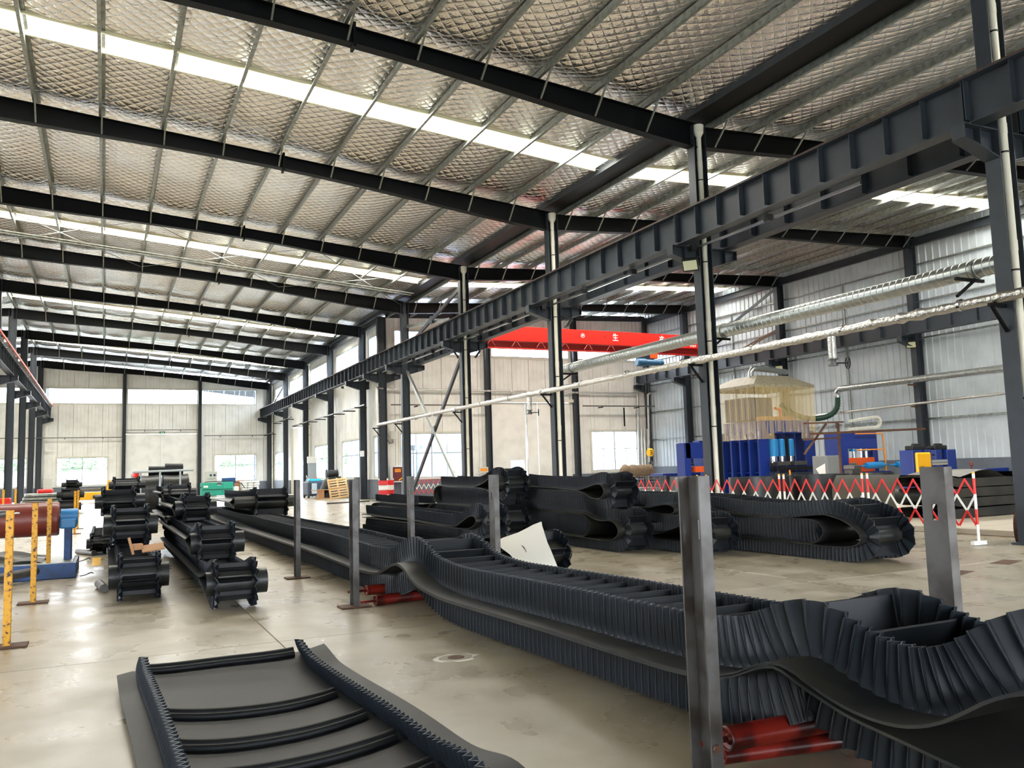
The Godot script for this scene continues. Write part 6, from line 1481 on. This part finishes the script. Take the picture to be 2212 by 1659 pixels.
	# standing black rolls behind the barrier: open curled sheets of rubber
	for e in [[13.6, -15.4, 0.8, "standing black rubber coil behind the barrier, left of the three"], [15.25, -15.2, 0.84, "standing black rubber coil behind the barrier, middle of the three"], [16.35, -14.6, 0.6, "standing black rubber coil behind the barrier, right of the three"]]:
		var pts := PackedVector3Array(); var pts2 := PackedVector3Array()
		for i in 73:
			var a := 0.4 + i * 0.168; var r: float = e[2] - i * 0.0045
			for j in 2:
				pts.append(Vector3(e[0] + cos(a) * r, 0.1 + j * 0.87, e[1] + sin(a) * r * 0.75)); pts2.append(Vector3(e[0] + cos(a) * (r - 0.02), 0.1 + j * 0.87, e[1] + sin(a) * (r - 0.02) * 0.75))
		b = B.new(); b.grid(pts, 73, 2); b.grid(pts2, 73, 2, true)
		var rim := PackedVector3Array()
		for i in 73: rim.append(pts[i * 2 + 1]); rim.append(pts2[i * 2 + 1])
		b.grid(rim, 73, 2)
		solo("rubber_coil", b, M.belt_smooth, e[3], "rubber coil", "standing rubber coils")
	# folded thick belt, zigzag stack on the platform
	for e in [[14.6, 17.05, -11.2, 0.1, 4, 0.5, M.belt, "folded plain belt stacked in flat loops behind the barrier's last post"], [17.4, 19.2, -10.9, 0.1, 4, 0.5, M.rubber, "second folded plain belt behind the first, partly hidden by the near column"]]:
		var pr := []
		var yy: float = e[3] + 0.1
		for i in e[4]:
			var xa: float = e[0] + 0.08 * (i % 3); var xb: float = e[1] - 0.1 * (i % 2)
			if i % 2 == 0: pr.append_array([[xa, yy], [xb - 0.25, yy + 0.02], [xb, yy + 0.08]])
			else: pr.append_array([[xb - 0.2, yy], [xa + 0.25, yy + 0.02], [xa, yy + 0.1]])
			yy += 0.19
		var sm := smooth(pr)
		var gp := PackedVector3Array(); var g2 := PackedVector3Array()
		for i in sm.size():
			var dd := (sm[mini(i + 1, sm.size() - 1)] - sm[maxi(i - 1, 0)]).normalized() * 0.085
			for j in 2:
				gp.append(Vector3(sm[i].x - dd.y, sm[i].y + dd.x, e[2] - j * 1.3)); g2.append(Vector3(sm[i].x + dd.y, sm[i].y - dd.x, e[2] - j * 1.3))
		b = B.new(); b.grid(gp, sm.size(), 2); b.grid(g2, sm.size(), 2, true)
		var ed := PackedVector3Array(); var ed2 := PackedVector3Array()
		for i in sm.size(): ed.append(gp[i * 2]); ed.append(g2[i * 2]); ed2.append(gp[i * 2 + 1]); ed2.append(g2[i * 2 + 1])
		b.grid(ed, sm.size(), 2, true); b.grid(ed2, sm.size(), 2)
		solo("folded_belt", b, e[6], e[7], "folded belt", "folded plain belts")
	# draped top sheet
	var dp := PackedVector3Array()
	for i in 14:
		for j in 5: dp.append(Vector3(14.3 + i * 0.21, 0.93 + 0.17 * sin(PI * clampf((i - 3) / 7.0, 0, 1)) - 0.012 * i + 0.02 * sin(j * 1.3 + i), -11.2 - j * 0.33))
	b = B.new(); b.grid(dp, 14, 5); solo("belt_sheet", b, M.worn, "dusty grey belt sheet draped over the folded belts behind the barrier", "belt sheet")
	dp = PackedVector3Array()
	for i in 12:
		for j in 4: dp.append(Vector3(12.95 + 0.55 * (1 - cos(i * 0.16)), 1.0 - 0.075 * i, -10.9 - j * 0.5 - 0.06 * i))
	b = B.new(); b.grid(dp, 12, 4); solo("belt_sheet", b, M.worn, "dusty grey belt sheet hanging in a curve left of the keyhole post", "belt sheet")
	b = B.new()
	for e in [0.0, 0.09]: b.lathe(Vector3(12.45 + e * 0.3, 0.2, -8.42 + e), Vector3(0.35, 0, 1), [[0, 0.1], [0, 0.3], [0.05, 0.3], [0.05, 0.1]], 24)
	solo("rusty_disc", b, M.rust, "two rusty steel discs leaning at the foot of the nearest column", "disc")

# ---------------------------------------------------------------- barrier, fire cabinet and small things
func barrier(a: Vector3, c: Vector3, arms: int, label: String, group: String) -> void:
	var t := thing("folding_barrier", label, "barrier", a.lerp(c, 0.5), group)
	var d := (c - a).normalized(); var l := a.distance_to(c)
	for p in [a, c]:
		var b := B.new()
		var cols := [[0.0, 0.09, 1], [0.09, 0.3, 1], [0.3, 0.52, 0], [0.52, 0.74, 1], [0.74, 0.97, 0], [0.97, 1.04, 1]]
		for e in cols:
			b.tint = Color(0.66, 0.02, 0.015) if e[2] == 0 else Color(0.8, 0.79, 0.74)
			b.cyl(p + Vector3(0, e[0], 0), p + Vector3(0, e[1], 0), 0.02, 10)
		b.tint = Color(0.8, 0.42, 0.02); b.cyl(p + Vector3(0, 1.04, 0), p + Vector3(0, 1.065, 0), 0.021, 10)
		var po := part("post", b, M.vc, t)
		var f := B.new(); f.box(p + Vector3(0, 0.035, 0), Vector3(0.28, 0.06, 0.06), Basis.IDENTITY, 0.004)
		part("foot", f, M.white, po)
	var st := l / (arms + 0.5)
	for i in arms + 4:
		for s in 2:
			# arm runs from top to bottom across 1.5 steps
			var u0 := (i - 1) * st + st * 0.5; var u1 := u0 + st * 1.5 * (1.0 if s == 0 else -1.0)
			var b := B.new(); var any := false
			for r in 3:
				var f0 := r / 3.0; var f1 := (r + 1) / 3.0
				var a0 := lerpf(u0, u1, f0); var a1 := lerpf(u0, u1, f1)
				if minf(a0, a1) < -0.01 or maxf(a0, a1) > l + 0.01: continue
				b.tint = Color(0.8, 0.79, 0.74) if r == 1 else Color(0.68, 0.02, 0.025)
				var o := Vector3(0, 0, 0) + d.cross(Vector3.UP) * (0.008 if s == 0 else -0.008)
				b.bar(a + d * a0 + o + Vector3(0, lerpf(0.965, 0.27, f0), 0), a + d * a1 + o + Vector3(0, lerpf(0.965, 0.27, f1), 0), d.cross(Vector3.UP), 0.008, 0.03)
				any = true
			if any: part("lattice_arm", b, M.vc, t)

func small_things() -> void:
	barrier(Vector3(11.49, 0, -8.4), Vector3(11.5, 0, -10.35), 6, "red and white folding barrier section nearest the camera", "red and white barriers before the presses")
	barrier(Vector3(11.5, 0, -10.46), Vector3(11.5, 0, -12.3), 6, "red and white folding barrier section, second from the near end", "red and white barriers before the presses")
	barrier(Vector3(11.5, 0, -12.42), Vector3(11.52, 0, -14.62), 6, "red and white folding barrier section, third from the near end", "red and white barriers before the presses")
	barrier(Vector3(11.5, 0, -14.9), Vector3(11.52, 0, -17.4), 7, "red and white folding barrier section in front of the wire basket", "red and white barriers before the presses")
	barrier(Vector3(11.78, 0, -39.6), Vector3(12.16, 0, -39.5), 8, "red and white barrier folded tight by the corner column, left half", "barriers by the corner column")
	barrier(Vector3(12.2, 0, -39.5), Vector3(12.5, 0, -39.6), 7, "red and white barrier folded tight by the corner column, right half", "barriers by the corner column")
	barrier(Vector3(12.75, 0, -38.6), Vector3(14.75, 0, -38.6), 8, "red and white barrier stretched below the end-wall window, behind the belts", "barriers by the corner column")
	var fc := thing("fire_cabinet", "dark red fire cabinet with yellow label beside the folded barrier", "cabinet", Vector3(12.87, 0, -40.1))
	var b := B.new(); b.box(Vector3(12.87, 1.25, -40.2), Vector3(0.62, 0.8, 0.26), Basis.IDENTITY, 0.01); part("body", b, M.white, fc)
	b = B.new(); b.box(Vector3(12.87, 1.25, -40.06), Vector3(0.5, 0.68, 0.02)); part("door", b, flat(Color(0.35, 0.08, 0.09), 0.4), fc)
	b = B.new(); b.box(Vector3(12.87, 1.42, -40.04), Vector3(0.3, 0.16, 0.012)); part("label_plate", b, M.amber, fc)
	b = B.new()
	for e in [[12.79, [[0.5, 1, 0.2, 0.6], [0.1, 0.8, 0.9, 0.8], [0.5, 0.9, 0.5, 0], [0.15, 0.4, 0.85, 0.4]]], [12.87, [[0.5, 1, 0.1, 0], [0.5, 0.6, 0.9, 0], [0.1, 0.7, 0.25, 0.5], [0.9, 0.7, 0.75, 0.5]]], [12.95, [[0.1, 0.9, 0.9, 0.9], [0.5, 0.9, 0.5, 0], [0.15, 0.5, 0.85, 0.5], [0.1, 0, 0.9, 0]]]]:
		for q in e[1]: b.bar(Vector3(e[0] - 0.03 + q[0] * 0.06, 1.385 + q[1] * 0.07, -40.03), Vector3(e[0] - 0.03 + q[2] * 0.06, 1.385 + q[3] * 0.07, -40.03), Vector3.BACK, 0.004, 0.008)
	part("lettering", b, M.primer, fc)
	b = B.new(); b.box(Vector3(13.0, 1.0, -40.04), Vector3(0.2, 0.05, 0.012), Basis(Vector3.BACK, 0.6)); part("hazard_label", b, M.yellow_clean, fc)
	b = B.new()
	for x in [12.62, 13.12]: b.box(Vector3(x, 0.43, -40.2), Vector3(0.04, 0.86, 0.04))
	part("stand_leg", b, M.frame, fc)
	var ys := thing("wall_sign", "small cream box with an amber panel on the end wall by a slim column", "sign", Vector3(17.5, 1.2, -40.25))
	b = B.new(); b.box(Vector3(17.45, 1.33, -40.1), Vector3(0.5, 0.28, 0.14), Basis.IDENTITY, 0.01); part("housing", b, M.trim, ys)
	b = B.new(); b.box(Vector3(17.45, 1.33, -40.02), Vector3(0.36, 0.14, 0.02)); part("panel", b, M.amber, ys)
	for i in 2:
		b = B.new(); b.lathe(Vector3(16.95 + i * 0.28, 0.0, -40.1), Vector3.UP, [[0, 0], [0, 0.08], [0.42, 0.08], [0.5, 0.03], [0.58, 0.03], [0.58, 0]], 12); solo("fire_extinguisher", b, M.red, "red fire extinguisher at the end wall, %s of two" % ["left", "right"][i], "extinguisher", "fire extinguishers")
	var jb := thing("junction_box", "pale electrical box with a cable loop on the end wall, left of the bracing", "box", Vector3(13.0, 2.9, -40.3))
	b = B.new(); b.box(Vector3(12.72, 3.15, -40.25), Vector3(0.3, 0.4, 0.18), Basis(Vector3.UP, 0.2), 0.01); part("housing", b, M.cab, jb)
	b = B.new(); b.tube(PackedVector3Array([Vector3(12.4, 3.7, -40.2), Vector3(12.36, 3.0, -40.15), Vector3(12.5, 2.75, -40.15), Vector3(12.7, 2.8, -40.2), Vector3(12.72, 2.95, -40.25)]), 0.02, 6); part("cable", b, M.black, jb)
	b = B.new(); b.box(Vector3(26.2, 4.05, -40.2), Vector3(0.06, 1.05, 0.06)); solo("cable_drop", b, M.steel_dark, "dark cable drop hanging below the end-wall tray", "cable drop")
	# sack on the belt end
	var sp := PackedVector3Array()
	for i in 9:
		for j in 7:
			var u := i / 8.0; var v := j / 6.0
			var e0 := Vector3(4.36, 0.42, -9.7).lerp(Vector3(4.62, 0.68, -8.95), v); var e1 := Vector3(4.36, 0.15, -8.72).lerp(Vector3(4.68, 0.1, -8.62), v)
			var p := e0.lerp(e1, u)
			p += Vector3(-0.06 * sin(PI * u), 0.05 * sin(PI * u) * (0.4 + v) + 0.008 * sin(u * 17 + v * 9), 0.03 * sin(PI * u))
			sp.append(p)
	b = B.new(); b.grid(sp, 9, 7, true); solo("woven_sack", b, M.sack, "white woven sack draped over the curled belt end", "sack")
	# far end goods
	var gb := thing("green_machine", "green boxy machines in front of the far right window", "machine", Vector3(7.7, 0, -67))
	for e in [[6.85, 0.5, 1.1, 0.95], [7.55, 0.45, 0.5, 0.75], [8.15, 0.5, 0.75, 0.98]]:
		b = B.new(); b.box(Vector3(e[0], e[3] / 2 + 0.05, -66.6), Vector3(e[2], e[3], 1.0), Basis.IDENTITY, 0.04); part("housing", b, M.green, gb)
		b = B.new(); b.box(Vector3(e[0], 0.5, -66.08), Vector3(e[2] * 0.9, 0.04, 0.03)); part("seam", b, M.black, gb)
	b = B.new(); b.box(Vector3(6.6, 0.72, -66.07), Vector3(0.3, 0.14, 0.03)); part("gauge_panel", b, M.white, gb)
	b = B.new(); b.tube(PackedVector3Array([Vector3(6.2, 0.6, -66.2), Vector3(6.6, 1.06, -66.3), Vector3(8.3, 1.1, -66.3), Vector3(9.1, 0.9, -66.3), Vector3(9.4, 0.5, -66.2)]), 0.03, 6); part("cable", b, M.black, gb)
	var cc := thing("control_cabinet", "tall pale control cabinet with two round gauges by the far right window", "cabinet", Vector3(7.35, 0.9, -68))
	b = B.new(); b.box(Vector3(7.2, 0.95, -68.4), Vector3(0.85, 1.8, 0.6), Basis.IDENTITY, 0.02); part("body", b, M.cab, cc)
	for x in [7.15, 7.42]:
		b = B.new(); b.lathe(Vector3(x, 1.55, -68.1), Vector3.BACK, [[0, 0.09], [0.03, 0.09], [0.03, 0.06], [0.02, 0]], 16); part("gauge", b, M.steel, cc)
	b = B.new(); b.box(Vector3(7.2, 1.3, -68.09), Vector3(0.6, 0.03, 0.02)); b.box(Vector3(7.1, 1.2, -68.09), Vector3(0.4, 0.02, 0.02)); part("nameplate", b, M.grey, cc)
	b = B.new(); b.box(Vector3(8.35, 1.12, -67.4), Vector3(0.95, 0.42, 0.7), Basis.IDENTITY, 0.04); b.box(Vector3(8.35, 0.5, -67.6), Vector3(0.8, 0.9, 0.5)); solo("blue_crate", b, M.blue_rail, "blue covered crate behind the green machines", "crate")
	var pb := thing("bagged_goods", "pallet of white shrink-wrapped sacks by the far right window", "pallet", Vector3(9.9, 0, -68.5))
	b = B.new(); b.box(Vector3(10.0, 0.07, -68.4), Vector3(1.3, 0.14, 1.1)); part("pallet", b, M.wood, pb)
	for i in 5:
		for j in 3:
			b = B.new(); b.box(Vector3(9.56 + j * 0.44 + 0.03 * (i % 2), 0.26 + i * 0.17, -68.3), Vector3(0.42, 0.16, 1.0), Basis(Vector3.UP, 0.04 * (i - 2)), 0.05); part("sack", b, M.white, pb)
	b = B.new(); b.box(Vector3(9.35, 0.55, -69.2), Vector3(0.7, 1.1, 0.6), Basis.IDENTITY, 0.03); solo("carton_stack", b, M.card, "brown carton behind the white wrapped sacks", "carton")
	b = B.new(); b.box(Vector3(8.75, 0.35, -66.6), Vector3(0.42, 0.62, 0.5), Basis.IDENTITY, 0.05); solo("white_drum", b, M.white, "small white container right of the green machines", "container")
	b = B.new(); b.box(Vector3(11.0, 1.62, -72.08), Vector3(0.18, 0.22, 0.05)); solo("wall_notice", b, M.white, "small notice on the far wall right of the far window", "notice")
	# floor sweeper, pile and pallet by the side wall
	var sw := thing("floor_scrubber", "teal and dark grey ride-on floor scrubber with an amber beacon by the side wall", "floor scrubber", Vector3(10.9, 0, -50))
	b = B.new(); b.box(Vector3(10.95, 0.55, -50.2), Vector3(0.9, 0.86, 1.5), Basis.IDENTITY, 0.1); part("body", b, M.navy, sw)
	b = B.new(); b.box(Vector3(11.0, 1.0, -50.2), Vector3(0.75, 0.22, 0.9), Basis.IDENTITY, 0.09); part("hood", b, M.teal, sw)
	b = B.new(); b.box(Vector3(10.85, 0.55, -49.42), Vector3(0.3, 0.6, 0.06), Basis.IDENTITY, 0.01); part("panel", b, M.frame, sw)
	b = B.new(); b.lathe(Vector3(11.1, 1.1, -50.1), Vector3.UP, [[0, 0.07], [0.1, 0.06], [0.12, 0]], 12); part("beacon", b, M.orange, sw)
	b = B.new(); b.tube(PackedVector3Array([Vector3(10.6, 0.9, -50.6), Vector3(10.66, 1.15, -50.4), Vector3(10.6, 1.3, -50.35)]), 0.03, 8); part("steering_column", b, M.white, sw)
	for e in [[10.55, -49.6], [11.35, -49.6], [10.55, -50.8], [11.35, -50.8]]:
		b = B.new(); b.lathe(Vector3(e[0] - 0.04, 0.13, e[1]), Vector3.RIGHT, [[0, 0], [0, 0.13], [0.1, 0.13], [0.1, 0]], 14); part("wheel", b, M.black, sw)
	var st := thing("notice_stand", "pale upright stand with a notice sheet behind the floor scrubber", "stand", Vector3(11.5, 0, -52))
	b = B.new(); b.box(Vector3(11.3, 1.6, -52), Vector3(0.5, 1.0, 0.08)); part("frame", b, M.frame, st)
	b = B.new(); b.box(Vector3(11.25, 2.25, -51.95), Vector3(0.55, 0.4, 0.03)); part("sheet", b, M.white, st)
	b = B.new(); b.box(Vector3(11.3, 0.55, -52), Vector3(0.1, 1.1, 0.08)); part("leg", b, M.frame, st)
	var bp := thing("belt_heap", "heap of dark scrap belting with a ribbed end on top, behind the wooden pallet", "belt heap", Vector3(11.2, 0, -47.5))
	var hp := PackedVector3Array()
	for i in 12:
		for j in 10:
			var x := 10.55 + i * 0.12; var zz := -46.8 - j * 0.16
			hp.append(Vector3(x, maxf(0.0, 1.15 * sin(PI * i / 11.0) * pow(sin(PI * j / 9.0), 0.5)) + 0.05 * sin(x * 9) * sin(zz * 7), zz))
	b = B.new(); b.grid(hp, 12, 10, true); part("folds", b, M.rubber, bp)
	b = B.new(); b.lathe(Vector3(11.0, 1.38, -47.2), Vector3.RIGHT, [[0, 0.05], [0, 0.2], [0.05, 0.26], [0.1, 0.2], [0.6, 0.2], [0.65, 0.26], [0.7, 0.2], [0.75, 0.05]], 18); part("rolled_end", b, M.belt_smooth, bp)
	for i in 4:
		b = B.new(); b.box(Vector3(11.4 + i * 0.09, 1.12 - i * 0.14, -46.75), Vector3(0.7, 0.1, 0.04), Basis(Vector3.BACK, 0.1)); part("cleat", b, M.belt_smooth, bp)
	b = B.new(); b.box(Vector3(10.6, 0.5, -46.9), Vector3(0.9, 0.04, 0.5)); b.box(Vector3(10.65, 0.25, -46.9), Vector3(0.3, 0.48, 0.4)); b.box(Vector3(10.85, 0.03, -46.8), Vector3(1.1, 0.06, 0.5)); solo("wooden_trestle", b, M.card, "rough low wooden trestle beside the belt heap", "trestle")
	var pa := thing("wooden_pallet", "pale wooden pallet leaning on the dark belt heap by the side wall", "pallet", Vector3(11.45, 0.02, -45.85))
	pa.basis = Basis(Vector3.BACK, 0.1) * Basis(Vector3.RIGHT, -0.25)
	for i in 8:
		b = B.new(); b.box(Vector3(0, 0.07 + i * 0.142, 0.05), Vector3(1.05, 0.085, 0.02), Basis.IDENTITY, 0.003); part("slat", b, M.wood, pa, false)
	for x in [-0.48, 0.0, 0.48]:
		b = B.new(); b.box(Vector3(x, 0.57, 0.0), Vector3(0.09, 1.14, 0.08), Basis.IDENTITY, 0.004); part("stringer", b, M.wood, pa, false)
	for i in 3:
		b = B.new(); b.box(Vector3(0, 0.06 + i * 0.5, -0.05), Vector3(1.05, 0.1, 0.02)); part("slat", b, M.wood, pa, false)
	# switch boxes and floor hatches
	b = B.new(); b.box(Vector3(12.0, 1.7, -55.9), Vector3(0.2, 0.32, 0.3), Basis.IDENTITY, 0.01); solo("switch_box", b, M.white, "small white switch box on a middle column by the side door", "switch box")
	b = B.new(); b.box(Vector3(12.0, 2.35, -43.3), Vector3(0.16, 0.3, 0.26), Basis.IDENTITY, 0.01); solo("switch_box", b, M.white, "small white switch box on the sixth middle column above the posts", "switch box")
	for e in [[9.9, -6.9, "dark square floor hatch in front of the broad folded belt, right"], [8.6, -6.6, "dark scuffed floor hatch in front of the broad folded belt, left"]]:
		b = B.new(); b.box(Vector3(e[0], 0.0015, e[1]), Vector3(0.5, 0.003, 0.22), Basis(Vector3.UP, 0.3)); solo("floor_hatch", b, M.rust, e[2], "floor hatch", "floor hatches")
	b = B.new(); b.box(Vector3(2.6, 0.002, -12.8), Vector3(0.22, 0.004, 0.06), Basis(Vector3.UP, 0.5)); solo("rubber_offcut", b, M.rubber, "small dark rubber offcut on the floor left of the long belt", "offcut")
	b = B.new(); b.cyl(Vector3(9.0, 0.03, -38.4), Vector3(11.2, 0.03, -39.2), 0.03, 8); solo("floor_bar", b, M.iron, "thin steel bar on the floor before the corner column", "bar")
